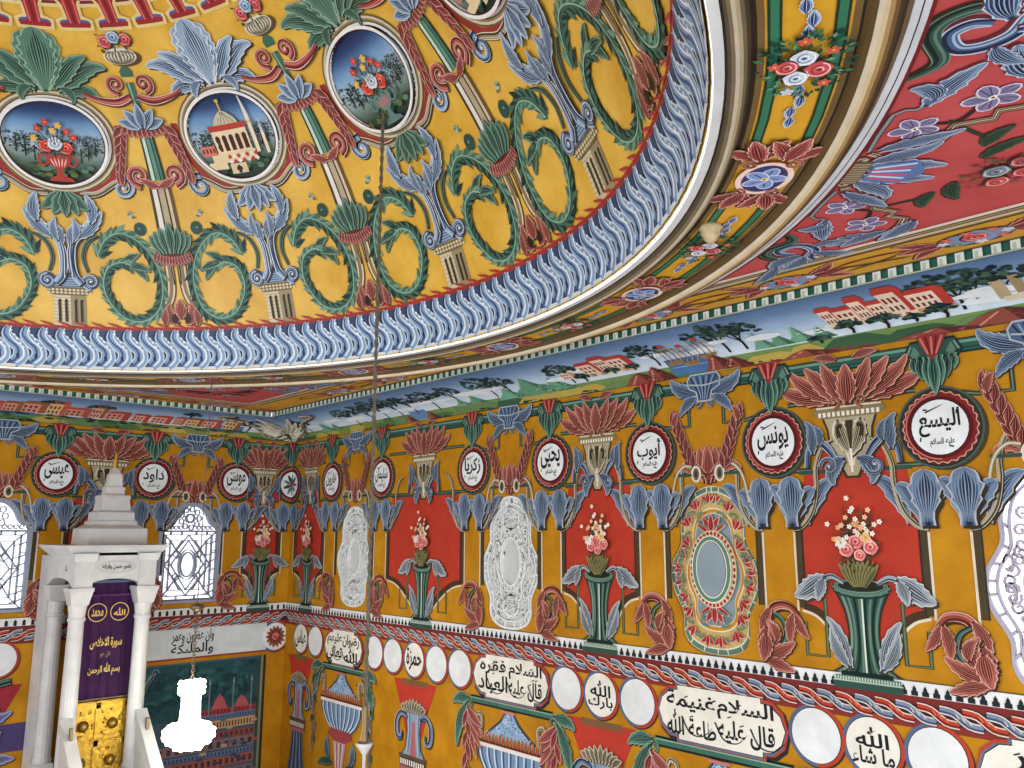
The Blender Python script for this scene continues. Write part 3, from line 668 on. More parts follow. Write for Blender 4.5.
# ---- border of the flat ceiling
a = Art(.003, 2e-5)
for side in 'rl':
    def R_(i0, i1, c, e0=0):
        # strip between half sizes i0,i1 about the dome centre
        if side == 'r': a.rect(CC[0]+i0, CC[1]-4.89, CC[0]+i1, CC[1]+(i0+i1)/2, c, 1, 30)
        else: a.rect(CC[0]-4.6, CC[1]+i0, CC[0]+(i0+i1)/2, CC[1]+i1, c, 30, 1)
    for i0, i1, c in [(3.872, 4.31, (196, 150, 52)), (3.84, 3.872, (216, 210, 196)), (3.872, 3.884, (60, 50, 38)), (3.884, 3.905, (150, 130, 96)), (3.905, 3.915, (60, 44, 32)), (3.915, 3.945, (190, 180, 150)), (3.945, 3.965, (112, 88, 54)), (3.965, 3.975, (44, 36, 28)), (4.27, 4.29, (110, 88, 56)), (4.29, 4.31, (52, 44, 34))]: R_(i0, i1, c)
def cmap(x, y, h): return (x, y, CZ-h)
o = a.build('trim_10', cmap); o['kind'] = 'structure'
def bflower(seed):
    a = Art(.005, 3e-5); rnd = random.Random(seed)
    for sg in (-1, 1):
        a.fan(sg*.12, 0, 0 if sg > 0 else pi, 3, .35, .24, .07, RED, st=1, n=7)
        a.ribbon([(sg*.3, .06), (sg*.5, .02), (sg*.72, -.04)], .02, (94, 70, 40), 4, 2); a.ribbon([(sg*.3, -.05), (sg*.55, -.07), (sg*.78, .02)], .014, (120, 50, 40), 4, 2)
    a.disc(0, 0, .17, .1, (70, 60, 50), 18); a.disc(0, 0, .15, .085, (120, 146, 180), 18, wav=.15, wn=7); a.rose(.0, 0, .055); 
    for k in range(8): a.flower(.14*math.cos(k*.8), .075*math.sin(k*.8), .03, rnd.choice([(206, 214, 226), (196, 100, 100), (110, 140, 110)]))
    return a
bf = bflower(1).build('border_flower', lambda x, y, h: (y, x, -h)); used = False
bl = ['flower cluster in the ceiling border above the big landscape trees', 'pale blue flower cluster in the border above the red roofed houses', 'flower cluster in the border above the painted green hills', 'flower cluster in the border above the painted ships', 'flower cluster in the right border above the small pink houses', 'small flower cluster of the right border above the wooded part of the frieze', 'flower cluster of the right border near the far corner']
for k in range(7):
    o = bf if k == 0 else bf.copy()
    if k: COL.objects.link(o)
    o.location = (CC[0]+4.12, 1.26+.94*k+.0, CZ); tag(o, bl[k], 'painted flower', 'flower clusters in the ceiling border')
ll = ['grey blue flower cluster in the far border nearest the corner', 'flower cluster in the far border above the window with grille', 'flower cluster in the far border above the pulpit', 'flower cluster in the far border at the left picture edge']
for k in range(4):
    o = bf.copy(); COL.objects.link(o); o.location = (CC[0]+3.6-.94*k, CC[1]+4.12, CZ); o.rotation_euler = (0, 0, pi/2); tag(o, ll[k], 'painted flower', 'flower clusters in the ceiling border')
# ---- red corners of the ceiling with blue foliage (x tangential, y outward from the cap)
def sp(o, az): 
    a_ = math.radians(az); r = 4.31; o.location = (CC[0]+r*math.cos(a_), CC[1]+r*math.sin(a_), CZ); o.rotation_euler = (0, 0, a_); return o
def smap(x, y, h): return (y, -x, -h)
def mirror(fn, h0=.004):
    out = []
    for sx in (1, -1): a = Art(h0, 4e-5); a.push(sx=sx); fn(a); a.pop(); out.append(a)
    return out
def spandrel(first):
    out = []
    def green(a):
        a.band([(.62, -.11), (.69, -.04), (.757, -.02), (.877, -.10), (.955, -.09), (1.0, -.02), (.97, .064)], [.012, .03, .05, .055, .05, .045, .02], DGREEN, 6, rim=.1)
    def curl(a):
        a.band([(1.02, .16), (.97, .12), (.88, .12), (.82, .07), (.81, .0), (.877, -.05), (.926, -.02), (.93, .04)], [.03, .05, .06, .06, .055, .05, .05, .03], CBLUE, 5)
        a.leaf(.95, .08, -.9, .26, .09, CBLUE, bend=1.2); a.leaf(.98, .1, .1, .22, .08, CBLUE, bend=-.9); a.leaf(.9, .12, 1.2, .2, .08, CBLUE, bend=.8); a.leaf(.82, .1, 2.6, .16, .06, CBLUE, bend=-1)
    def leaves(a):
        a.ribbon([(.17, -.01), (.438, -.03), (.47, .03), (.51, .057)], [.02, .022, .022, .02], CBLUE['sh'], 2); a.ribbon([(.17, -.01), (.438, -.03), (.47, .03), (.51, .057)], .012, (120, 148, 150), 2)
        a.leaf(.49, .05, .1, .26, .085, CBLUE, bend=.35); a.leaf(.53, .06, -.1, .14, .07, CBLUE, bend=-1.9)
        a.leaf(.66, .3, -.9, .22, .1, CBLUE, bend=.4); a.leaf(.5, .43, 0, .26, .09, CBLUE, bend=-.5); a.leaf(.62, .36, -.8, .25, .08, CBLUE, bend=.5)
        a.leaf(.18, .02, .9, .28, .07, CBLUE, bend=.4, hook=-.6)
        a.leaf(1.12, .0, .1, .3, .07, CBLUE, bend=-.5)
    def pans(a):
        a.ribbon([(.37, .1), (.39, .2), (.5, .22)], .018, (52, 34, 36), 4); a.ribbon([(.39, .17), (.3, .3), (.24, .4)], .018, (40, 56, 44), 4)
        for x, y, r in ((.34, .08, .075), (.54, .235, .08)):
            for k in range(5):
                an = .5+2*pi*k/5; a.disc(x+r*.55*math.cos(an), y+r*.55*math.sin(an), r*.6, r*.42, (206, 206, 224), 10, rot=an); a.disc(x+r*.55*math.cos(an), y+r*.55*math.sin(an), r*.52, r*.34, (126, 120, 156), 10, rot=an)
                for q in (-.18, .18): a.ribbon([(x, y), (x+r*.95*math.cos(an+q), y+r*.95*math.sin(an+q))], r*.06, (70, 62, 104), 2)
            a.disc(x, y, r*.2, r*.15, (240, 240, 226), 8); a.disc(x, y, r*.09, r*.08, INK, 6)
    def zig(a):
        q = [(.2, .2), (.29, .205), (.36, .205), (.40, .31), (.453, .297), (.48, .38), (.6, .4)]
        raw = []
        for c, w_ in ((CBLUE['sh'], .05), ((150, 128, 100), .036), ((60, 44, 36), .02), ((220, 206, 180), .006)): a.ribbon(q, w_, c, 1)
        a.leaf(.1, .42, .1, .2, .06, P((60, 30, 30), (60, 90, 70), (34, 60, 46), (18, 34, 30), (70, 100, 80)), bend=.8); a.leaf(.2, .38, -.3, .16, .06, P((60, 30, 30), (60, 90, 70), (34, 60, 46), (18, 34, 30), (70, 100, 80)), bend=1)
    def capf(a):
        a.volute(.1, 0, .055, STONE, 1.4, 0, 1)
        a.leaf(.03, .02, 1.35, .3, .1, CBLUE, bend=.3); a.leaf(.08, .03, .9, .26, .08, CBLUE, bend=.5, hook=-1.5)
    for nm, fn, lb, cat in (('green_scroll', green, 'dark green S scroll', 'painted scroll'), ('blue_curl', curl, 'big curling blue acanthus scrolls', 'painted scroll'), ('blue_leaves', leaves, 'spread of blue acanthus leaves', 'painted foliage'), ('zigzag_ribbon', zig, 'brown zigzag ribbon', 'painted ribbon'), ('pansy_stem', pans, 'two mauve pansies', 'painted flowers')):
        for a, sd in zip(mirror(fn), ('beside the border side', 'beside the top edge side')): out.append((a.build(nm, smap), lb+(' nearer the wall' if 'border' in sd else ' nearer the top edge'), cat))
    a = Art(.004, 4e-5)
    for sx in (1, -1): a.push(sx=sx); capf(a); a.pop()
    a.rect(-.1, -.055, .1, .04, (96, 84, 66)); [a.rect(-.09+.02*k, -.05, -.08+.02*k, .035, (160, 148, 120)) for k in range(9)]; a.poly([(-.07, .05), (.07, .05), (.1, .2), (0, .26), (-.1, .2)], (90, 118, 170)); [a.ribbon([(x*.5, .06), (x, .2)], .014, (186, 206, 232) if i % 2 else (190, 84, 90), 2) for i, x in enumerate((-.08, -.05, -.02, .02, .05, .08))]
    out.append((a.build('tasselled_capital', smap), 'blue tassel hanging from a scroll capital', 'painted capital'))
    a = Art(.008); a.tuft(0, .55, .12, 70, [(120, 70, 50), (150, 96, 60), (70, 90, 60), (140, 80, 80)], 4, 1.3, .3); a.rose(0, .52, .05, ((120, 140, 150), (200, 210, 214), (60, 70, 90))); a.rose(.09, .57, .045, ((170, 84, 90), (220, 180, 180), (100, 40, 50))); a.rose(-.09, .57, .045); a.rose(0, .62, .04)
    out.append((a.build('flower_basket', smap), 'heap of roses and brown leaves', 'painted flowers'))
    return out
for o, lb, cat in spandrel(True):
    sp(o, -45); tag(o, lb+' on the red ceiling corner', cat)
    c = o.copy(); COL.objects.link(c); sp(c, 45); tag(c, lb.replace('nearer the top edge', 'nearer the right wall').replace('nearer the wall', 'nearer the far wall')+' on the ceiling at the far corner', cat)

# ------------------------------------------------------------------ dome paintings
AZ0, DAZ = 58.1, 28.95
CREAM = [(120, 106, 76), (232, 236, 236), (190, 178, 148), (236, 236, 228)]
def block_a():
    A = []
    a = Art(.006); a.rect(-.13, 1.33, .0, 1.6, (206, 198, 170)); a.rect(.0, 1.33, .12, 1.6, (150, 140, 108))
    for j in range(9): a.rect(-.13, 1.345+.029*j, .12, 1.349+.029*j, (150, 138, 106))
    for x in (-.095, -.045, .03, .075): a.rect(x, 1.38, x+.028, 1.55, (46, 42, 34)); a.disc(x+.014, 1.55, .014, .02, (46, 42, 34), 8); a.rect(x+.02, 1.38, x+.028, 1.55, (120, 112, 92))
    A.append(('pedestal', a))
    a = Art(.012); a.poly([(-.18, 1.665), (-.17, 1.63), (-.13, 1.6), (.12, 1.6), (.16, 1.63), (.17, 1.665)], (116, 104, 72))
    for r in range(2):
        for j in range(11): a.disc(-.16+.032*j, 1.645-.024*r, .013, .010, (212, 204, 176), 6)
    A.append(('abacus', a))
    a = Art(.014); a.rect(-.16, 1.67, .16, 1.76, BLUE['mid']); 
    for j in range(9): a.rect(-.15, 1.675+.009*j, .15, 1.678+.009*j, BLUE['lt'] if j % 2 else BLUE['dk'])
    for sg in (-1, 1): a.volute(sg*.165, 1.72, .066, BLUE, 1.8, -sg*pi/2, -sg, core=True)
    A.append(('capital', a))
    a = Art(.018)
    for sg in (-1, 1):
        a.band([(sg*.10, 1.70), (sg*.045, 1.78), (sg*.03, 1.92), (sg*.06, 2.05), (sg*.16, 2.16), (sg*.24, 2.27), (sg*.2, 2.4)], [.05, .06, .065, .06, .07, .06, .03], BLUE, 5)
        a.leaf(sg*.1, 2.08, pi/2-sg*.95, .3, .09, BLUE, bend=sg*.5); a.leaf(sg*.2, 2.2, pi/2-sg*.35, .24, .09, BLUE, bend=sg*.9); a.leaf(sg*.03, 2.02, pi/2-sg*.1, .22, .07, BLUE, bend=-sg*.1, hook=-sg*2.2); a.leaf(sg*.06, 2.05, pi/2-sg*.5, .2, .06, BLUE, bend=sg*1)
        for j in range(3): a.ribbon([(sg*(.02+.012*j), 1.75), (sg*(.012+.01*j), 1.95), (sg*.05, 2.08)], .007, BLUE['rim'] if j % 2 else BLUE['dk'], 4)
    A.append(('leafy_stem', a))
    return A
def column_b():
    A = []
    a = Art(.006)
    for sg in (-1, 1):
        for c, w_ in (((84, 64, 38), .085), ((214, 206, 178), .06), ((136, 118, 84), .03)): a.ribbon([(sg*.055, 1.88), (sg*.055, 1.72), (sg*.075, 1.6), (sg*.14, 1.48), (sg*.165, 1.4)], w_, c, 5)
        a.ribbon([(sg*.035, 1.88), (sg*.03, 1.7)], .012, (50, 42, 30), 3)
    A.append(('forked_foot', a))
    a = Art(.012)
    for sg in (-1, 1): a.leaf(sg*.03, 1.38, pi/2-sg*1.2, .2, .09, WRED, bend=sg*1.9); a.leaf(sg*.14, 1.36, pi/2-sg*.1, .15, .06, WRED, bend=sg*.5); a.disc(sg*.055, 1.42, .03, .04, (40, 26, 24), 10)
    a.leaf(0, 1.42, pi/2, .16, .1, WRED); A.append(('red_base_leaves', a))
    a = Art(.008)
    for x0, x1, c in ((-.1, -.075, (70, 58, 40)), (-.075, -.035, (224, 226, 220)), (-.035, -.02, (70, 58, 40)), (-.02, .03, (178, 168, 140)), (.03, .045, (60, 48, 34)), (.045, .07, (206, 196, 168)), (.07, .1, (104, 80, 50))): a.poly([(x0, 2.03), (x1, 2.03), (x1*.9, 2.52), (x0*.9, 2.52)], c)
    A.append(('grey_shaft', a))
    a = Art(.016); a.push(sx=.82); a.poly([(-.18, 1.99), (-.1, 1.93), (.1, 1.93), (.18, 1.99), (.1, 1.96), (-.1, 1.96)], (110, 34, 36))
    for j in range(13):
        f = (j-6)/6; a.leaf(f*.165, 1.97-.035*(1-f*f), -pi/2-f*-.45, .085, .034, RED, st=1, n=6, lobes=1)
    A.append(('red_collar', a))
    a = Art(.02)
    for f in (-1.0, 1.0, -.7, .7, -.4, .4, 0): a.leaf(f*.09, 1.96, pi/2-f*.4, .25-.08*abs(f), .07, GREEN, bend=-f*.2, lobes=1, st=1, n=8, pk=1.1)
    A.append(('green_leaf_tuft', a))
    a = Art(.01)
    for x0, x1, c in ((-.066, -.05, (28, 50, 48)), (-.05, -.022, (196, 220, 208)), (-.022, -.012, (28, 50, 48)), (-.012, .02, (92, 146, 128)), (.02, .03, (28, 50, 48)), (.03, .05, (70, 120, 104)), (.05, .066, (26, 44, 42))): a.poly([(x0, 2.55), (x1, 2.55), (x1*.8, 3.0), (x0*.8, 3.0)], c)
    a.poly([(-.03, 3.05), (.03, 3.05), (.03, 3.3), (-.03, 3.3)], GREEN['mid']); a.ribbon([(-.01, 3.05), (-.01, 3.3)], .012, GREEN['rim'], 2)
    A.append(('green_shaft', a))
    a = Art(.016)
    for sg in (-1, 1):
        a.volute(sg*.145, 2.59, .085, RED, 1.35, -pi/2, sg, .055); a.leaf(0, 2.5, pi/2-sg*1.3, .16, .06, RED, bend=sg*.4)
        a.volute(sg*.105, 3.29, .072, RED, 1.3, -pi/2, sg, .045); a.band([(sg*.03, 3.2), (sg*.14, 3.16), (sg*.28, 3.18), (sg*.38, 3.22)], [.05, .06, .045, .02], RED, 5)
    A.append(('red_scrolls', a))
    a = Art(.02)
    for j in range(9): f = (j-4)/4; a.leaf(f*.13, 2.98-.02*(1-f*f), -pi/2+f*.5, .08, .04, RED, st=1, n=6, lobes=1)
    A.append(('red_upper_collar', a))
    a = Art(.024)
    for f in (-1, 1, -.5, .5, 0): a.leaf(f*.03, 2.96, pi/2-f*1.0, .19-.03*abs(f), .075, BLUE, bend=-f*.5, lobes=1, st=2, n=8)
    A.append(('blue_tulip', a))
    a = Art(.016)
    for sg in (-1, 1):
        for j in range(6):
            t = j/6; a.leaf(sg*(.17+.12*t), 2.97-.4*t, -pi/2+sg*(.95-.5*t), .13, .05, RED, bend=-sg*.5, st=1, n=7, lobes=2)
            a.leaf(sg*(.17+.13*t), 2.96-.4*t, -pi/2-sg*(.1), .12, .045, RED, bend=sg*.5, st=1, n=7, lobes=2)
    A.append(('red_leaf_sprays', a))
    return A
def urn_art():
    A = []; a = Art(.008); a.poly([(-.045, 3.34), (.045, 3.34), (.05, 3.38), (.02, 3.42), (.045, 3.44), (-.045, 3.44), (-.02, 3.42), (-.05, 3.38)], GREEN['mid']); A.append(('foot', a))
    a = Art(.01); a.disc(.03, 3.475, .13, .06, (90, 70, 40), 18); a.disc(0, 3.49, .125, .06, (214, 212, 196), 20)
    for j in range(9): f = (j-4)/4; a.ring(0, 3.49, .1*abs(f)+.005, .052, .012, (110, 108, 92), 14, arc=(.5, 1) if f < 0 else (0, 1))
    a.rect(-.07, 3.53, .07, 3.55, (214, 212, 196)); A.append(('bowl', a))
    a = Art(.014); a.tuft(0, 3.6, .1, 24, [(90, 60, 50), (60, 90, 70)], 3, 1.3); a.rose(-.07, 3.6, .05); a.rose(.08, 3.61, .05); a.rose(0, 3.63, .05, ((140, 170, 200), (226, 234, 240), (60, 90, 130))); A.append(('roses', a))
    return A
def wreath_art(sg):
    pts = [(-.60, 1.80), (-.61, 1.93), (-.53, 2.06), (-.403, 2.12), (-.27, 2.05), (-.17, 1.90), (-.135, 1.70), (-.19, 1.5), (-.33, 1.405), (-.48, 1.44), (-.575, 1.57), (-.60, 1.70), (-.55, 1.83), (-.44, 1.88), (-.36, 1.85)]
    A = []; a = Art(.008); q = [(sg*x, y) for x, y in pts]
    a.wreath(q[1:], .075, GREEN, 5); A.append(('leafy_scroll', a))
    a = Art(.014)
    for x, y, an, l in ((-.42, 1.87, .9, .17), (-.36, 1.86, -.5, .17), (-.40, 1.86, .1, .2)): a.leaf(sg*x, y, an if sg > 0 else pi-an, l, .06, GREEN, bend=sg*-.8, st=1, n=8, lobes=3)
    A.append(('curled_tip', a))
    a = Art(.012); a.band([(sg*-.72, 1.80), (sg*-.735, 1.92), (sg*-.68, 2.04), (sg*-.58, 2.1)], [.025, .03, .03, .015], DGREEN, 6); A.append(('dark_stem', a))
    a = Art(.012); a.disc(sg*-.235, 2.16, .05, .055, (40, 78, 72), 14); a.disc(sg*-.25, 2.175, .02, .02, (120, 160, 150), 8)
    for k in range(6): an = pi/2+sg*k*.35; a.disc(sg*-.23+.09*math.cos(an)+.02*sg*k-.05*sg, 2.24+.05*math.sin(an)+.005*k, .016, .011, (70, 120, 110) if k % 2 else (170, 196, 190), 6)
    A.append(('seed_pod', a))
    return A
def palmette_art(pal):
    A = []; a = Art(.014)
    for sg in (-1, 1):
        a.leaf(sg*.1, 3.23, pi/2-sg*1.35, .3, .1, pal, bend=-sg*.5, hook=-sg*.9); a.leaf(sg*.07, 3.24, pi/2-sg*1.0, .44, .13, pal, bend=sg*.35, hook=-sg*1.5); a.leaf(sg*.06, 3.26, pi/2-sg*.75, .36, .12, pal, bend=sg*.3, hook=-sg*1.1)
        a.leaf(sg*.1, 3.25, pi/2-sg*1.6, .16, .06, pal, bend=-sg*2)
    A.append(('side_leaves', a)); a = Art(.02)
    for sg in (-1, 1): a.leaf(sg*.02, 3.24, pi/2-sg*.22, .42, .17, pal, lobes=6, st=3, pk=1.4, rp=.55, base=.2, bend=sg*.1, shadow=False)
    a.leaf(0, 3.22, pi/2, .47, .24, pal, lobes=7, st=5, pk=1.5, rp=.55, base=.2, shadow=False)
    A.append(('crown_leaf', a)); return A
def oval_art(kind, shellpal):
    A = []; cx, cy = .0, 2.835; rx, ry = .375, .325
    a = Art(.006)
    for sg in (-1, 1):
        a.ribbon([(sg*.47, 2.98), (sg*.475, 2.8), (sg*.38, 2.56), (sg*.2, 2.46), (0, 2.45)], .05, (150, 52, 50), 5)
        a.band([(sg*.12, 2.43), (sg*.25, 2.44), (sg*.38, 2.52), (sg*.47, 2.56)], [.05, .045, .045, .04], STONE, 5)
        a.volute(sg*.455, 2.49, .088, BLUE, 1.35, pi/2+sg*.3, -sg, .055)
    A.append(('lower_scrolls', a))
    a = Art(.01)
    for k, (e, c) in enumerate([(.085, (108, 92, 62)), (.072, (206, 200, 178)), (.056, (142, 126, 90)), (.042, (92, 78, 52)), (.032, (234, 240, 240))]): a.disc(cx, cy, rx+e, ry+e*.92, c, 40, 3)
    a.ring(cx, cy, rx+.004, ry+.004, .016, (70, 34, 36), 40); A.append(('frame', a))
    a = Art(.014)
    def skyc(f): 
        s = [(34, 54, 48), (52, 76, 60), (110, 136, 130), (176, 198, 208), (150, 184, 212), (104, 148, 196), (40, 66, 112), (24, 36, 72)]; return mixc(s, f)
    for j in range(40):
        y0, y1 = -1+2*j/40, -1+2*(j+1)/40; f = (y0+1)/2; c = skyc(f)
        a.up(); i = []
        for yy in (y0, y1):
            hw = math.sqrt(max(0, 1-yy*yy))*rx
            i += [a.v(cx-hw*(1-2*q/6), cy+yy*ry) for q in range(7)]
        for q in range(6): a.face((i[q], i[q+1], i[q+8], i[q+7]), c)
    rnd = random.Random(hash(kind) % 97 if False else len(kind)); 
    for sg in (-1, 1):
        for k in range(3):
            x = sg*(.17+.06*k); y = 2.68+.03*k
            a.ribbon([(x, y), (x+.01, y+.12)], .01, (28, 26, 24), 2); a.tuft(x, y+.13-.02*k, .075, 70, [(34, 56, 58), (20, 34, 40), (70, 100, 92)], k+7, 1.1, .3)
    for k in range(26): x = rnd.uniform(-.24, .24); a.disc(cx+x, cy-.19-.07*rnd.random()+abs(x)*.05, .03, .018, rnd.choice([(40, 66, 52), (64, 92, 60), (100, 110, 60), (90, 124, 110)]), 8)
    a.push(0, 2.80, 0, 1.1, 1.1); a.push(.01 if kind == 'mosque' else 0, -2.80)
    if kind == 'mosque':
        X = -.03; a.rect(X-.2, 2.66, X+.16, 2.73, (222, 206, 170)); a.rect(X-.14, 2.73, X+.14, 2.89, (228, 214, 180))
        for k in range(5): a.rect(X-.125+.054*k, 2.74, X-.09+.054*k, 2.83, (70, 34, 34)); a.disc(X-.107+.054*k, 2.83, .018, .02, (70, 34, 34), 10)
        a.rect(X-.15, 2.88, X+.15, 2.92, (176, 62, 52)); a.poly([(X-.1, 2.92), (X+.1, 2.92), (X+.08, 2.96), (X+.035, 3.0), (X, 3.015), (X-.035, 3.0), (X-.08, 2.96)], (186, 186, 160)); 
        for k in range(5): a.ribbon([(X-.07+.035*k, 2.925), (X, 3.01)], .005, (110, 112, 96), 2)
        a.ribbon([(X, 3.0), (X, 3.08)], .012, (206, 176, 70), 2); a.disc(X, 3.08, .015, .012, (206, 176, 70), 8)
        for k in range(7):
            for r in range(2): x, y = X-.02+.036*k-.06, 2.7-.035*r; a.poly([(x, y), (x+.018, y+.018), (x+.036, y), (x+.018, y-.018)], (232, 226, 218) if (k+r) % 2 else (184, 60, 56))
        a.rect(X+.17, 2.7, X+.2, 2.96, (226, 218, 190)); a.rect(X+.162, 2.9, X+.208, 2.915, (176, 160, 120)); a.poly([(X+.17, 2.96), (X+.2, 2.96), (X+.172, 3.13)], (210, 214, 210))
        a.rect(X+.25, 2.68, X+.275, 2.82, (226, 218, 190)); a.poly([(X+.25, 2.82), (X+.275, 2.82), (X+.262, 2.92)], (200, 206, 206))
        a.rect(X-.26, 2.72, X-.15, 2.79, (206, 120, 104)); a.rect(X-.24, 2.62, X-.1, 2.67, (220, 206, 168)); [a.rect(X-.255+.028*k, 2.74, X-.24+.028*k, 2.77, (110, 40, 40)) for k in range(4)]
        a.rect(X-.08, 2.58, X+.05, 2.65, (214, 200, 160)); a.disc(X-.015, 2.61, .025, .03, (50, 44, 36), 10)
    else:
        vp = (172, 62, 52) if kind == 'red vase' else (96, 132, 128)
        a.poly([(-.07, 2.56), (.1, 2.56), (.08, 2.585), (.035, 2.6), (.02, 2.64), (.075, 2.68), (.09, 2.72), (.06, 2.75), (-.06, 2.75), (-.075, 2.72), (-.06, 2.68), (-.01, 2.64), (-.02, 2.6), (-.06, 2.585)], vp)
        for k in range(5): a.ribbon([(-.05+.028*k, 2.73), (-.02+.014*k, 2.66)], .009, (232, 196, 186) if kind == 'red vase' else (206, 90, 84), 3, 2)
        for sg in (-1, 1): a.ring(sg*.095, 2.71, .03, .038, .014, vp, 14)
        a.tuft(0, 2.85, .12, 50, [(30, 52, 48), (60, 96, 80)], 2, 1.0, .28)
        for x, y, r in ((-.06, 2.81, .048), (.07, 2.80, .048), (0, 2.83, .05)): a.rose(x, y, r, ((206, 74, 62), (240, 170, 150), (130, 30, 34)) if x else ((200, 214, 226), (240, 244, 246), (80, 110, 150)))
        for k, (x, y) in enumerate(((-.13, 2.86), (-.1, 2.93), (-.04, 2.98), (.04, 2.96), (.09, 2.92), (.13, 2.88), (.0, 2.92))): a.ribbon([(x*.4, 2.84), (x, y)], .006, (30, 60, 44), 2); a.flower(x, y, .027, (196, 62, 62) if k % 3 else (226, 180, 90))
    a.pop(); a.pop(); a.ring(cx, cy, rx+.010, ry+.010, .026, (228, 234, 234), 48); a.ring(cx, cy, rx-.003, ry-.003, .008, (60, 30, 34), 48); A.append(('painting', a))
    a = Art(.024)
    for f in (-1, 1, -.5, .5, 0): a.leaf(f*.04, 2.45, -pi/2+f*.55, .2, .085, shellpal, bend=f*.5, lobes=2, st=2, n=9)
    A.append(('hanging_shell', a))
    return A
def thing_from(parts, name, label, cat, group, t0, az, labels={}, mat=None):
    r = empty(name, label, cat, group); put_dome(r, az, t0); fn = dmap(t0)
    for n_, a in [h for q in parts for h in halves(*q)]:
        o = a.build(n_, fn, r, mat or DPAINT)
        if n_ in labels: o['label'] = labels[n_]
    return r
azA = [AZ0-DAZ*k for k in range(-1, 5)]; azB = [AZ0-DAZ*(k-.5) for k in range(-0, 5)]
LA = ['blue scrolled capital on a brick pedestal beyond the left picture edge', 'blue leafy capital on brick pedestal under the red vase painting', 'blue leafy capital on brick pedestal under the mosque painting', 'blue leafy capital on brick pedestal under the tilted oval with green vase', 'blue leafy capital on steeply tilted pedestal under the oval cut by the top edge', 'blue capital and pedestal far up the right side of the dome']
LB = ['forked column with red collars cut off by the picture edge beside the red vase oval', 'forked column with red collars between the red vase and mosque ovals', 'forked column with red collars between mosque oval and tilted flower oval', 'forked column leaning left, between the tilted flower oval and the cut oval', 'forked column highest up the right side of the dome']
pos = {0: 'at the left edge of the dome', 1: 'left of the middle column', 2: '', 3: '', 4: ''}
rA = thing_from(block_a(), 'pedestal_capital', LA[0], 'painted capital', 'blue capitals around the dome', 1.33, azA[0])
for k in range(1, 6): put_dome(dup(rA, LA[k]), azA[k], 1.33)
rB = thing_from(column_b(), 'forked_stem', LB[0], 'painted column', 'forked columns around the dome', 1.38, azB[0])
for k in range(1, 5): put_dome(dup(rB, LB[k]), azB[k], 1.38)
LU = ['grey ribbed urn with roses at far left below the crown', 'grey ribbed urn with roses between the two left ovals', 'blue ribbed urn with roses right of the mosque oval', 'ribbed urn with roses at the top edge right of the tilted oval', 'ribbed urn with roses high on the right']
rU = thing_from(urn_art(), 'ribbed_urn', LU[0], 'painted urn', 'ribbed urns atop the dome columns', 3.34, azB[0])
for k in range(1, 5): put_dome(dup(rU, LU[k]), azB[k], 3.34)
wnames = ['leftmost column of the dome', 'column between red vase oval and mosque oval', 'column between mosque oval and tilted oval', 'leaning column right of the tilted oval', 'uppermost column on the right of the dome']
for sg, side in ((1, 'left'), (-1, 'right')):
    rW = None
    for k in range(5):
        lb = 'green leafy scroll on the %s of the %s' % (side, wnames[k])
        if rW is None: rW = thing_from(wreath_art(sg), 'leafy_scroll', lb, 'painted scroll', 'green leafy scrolls around the dome', 1.7, azB[k])
        else: put_dome(dup(rW, lb), azB[k], 1.7)
PL = [(GREEN, 'green'), (BLUE, 'blue'), (GREEN, 'green'), (BLUE, 'blue')]
ov = [('red vase', GREEN, 'oval painting of a red vase of flowers in a white frame'), ('mosque', BLUE, 'oval painting of a domed mosque with minaret in a white frame'), ('green vase', GREEN, 'tilted oval painting of roses in a green vase, cord in front'), ('mosque', BLUE, 'oval painting cut by the top edge, red roofed building')]
pl = ['green palmette crowning the red vase oval', 'blue palmette crowning the mosque oval', 'green palmette crowning the tilted flower oval', 'blue palmette above the oval cut by the top edge']
for k in range(4):
    az = AZ0-.4-DAZ*k
    thing_from(oval_art(ov[k][0], ov[k][1]), 'oval_painting', ov[k][2], 'painted medallion', 'oval paintings around the dome', 2.45, az)
    thing_from(palmette_art(PL[k][0]), 'palmette', pl[k], 'painted palmette', 'palmettes above the dome ovals', 3.24, az)
# crown at the top of the dome
a = Art(.010, 3e-4)
for t0, t1, c in ((3.86, 4.1, (206, 150, 150)), (4.1, 4.35, (224, 190, 184)), (4.35, 4.8, (206, 140, 136)), (4.8, 6.0, (190, 110, 106))): stripd(a, t0, t1, c)
stripd(a, 3.84, 3.865, (222, 206, 150)); stripd(a, 3.865, 3.885, (110, 40, 44))
crown = a.build('trim_11', azmap, None, DPAINT); crown['kind'] = 'structure'
def drop_art():
    a = Art(.014)
    for e, c in ((.022, (222, 204, 140)), (0, (150, 46, 50))):
        a.poly([(-.1-e, 3.70-e), (.1+e, 3.70-e), (.11+e, 3.73+e), (.045+e, 3.76+e), (.05+e, 3.86), (.1+e, 3.95), (-.1-e, 3.95), (-.05-e, 3.86), (-.045-e, 3.76+e), (-.11-e, 3.73+e)], c)
    for sg in (-1, 1): a.ribbon([(sg*.03, 3.75), (sg*.08, 3.745), (sg*.1, 3.735)], .016, (70, 100, 170), 3)
    for x in (-.03, 0, .03): a.ribbon([(x, 3.73), (x*1.2, 3.93)], .012, (208, 110, 104) if x else (110, 26, 34), 2)
    for sg in (-1, 1): a.leaf(sg*.06, 3.9, pi/2-sg*.2, .3, .09, RED, bend=-sg*.5)
    return a
dr = None
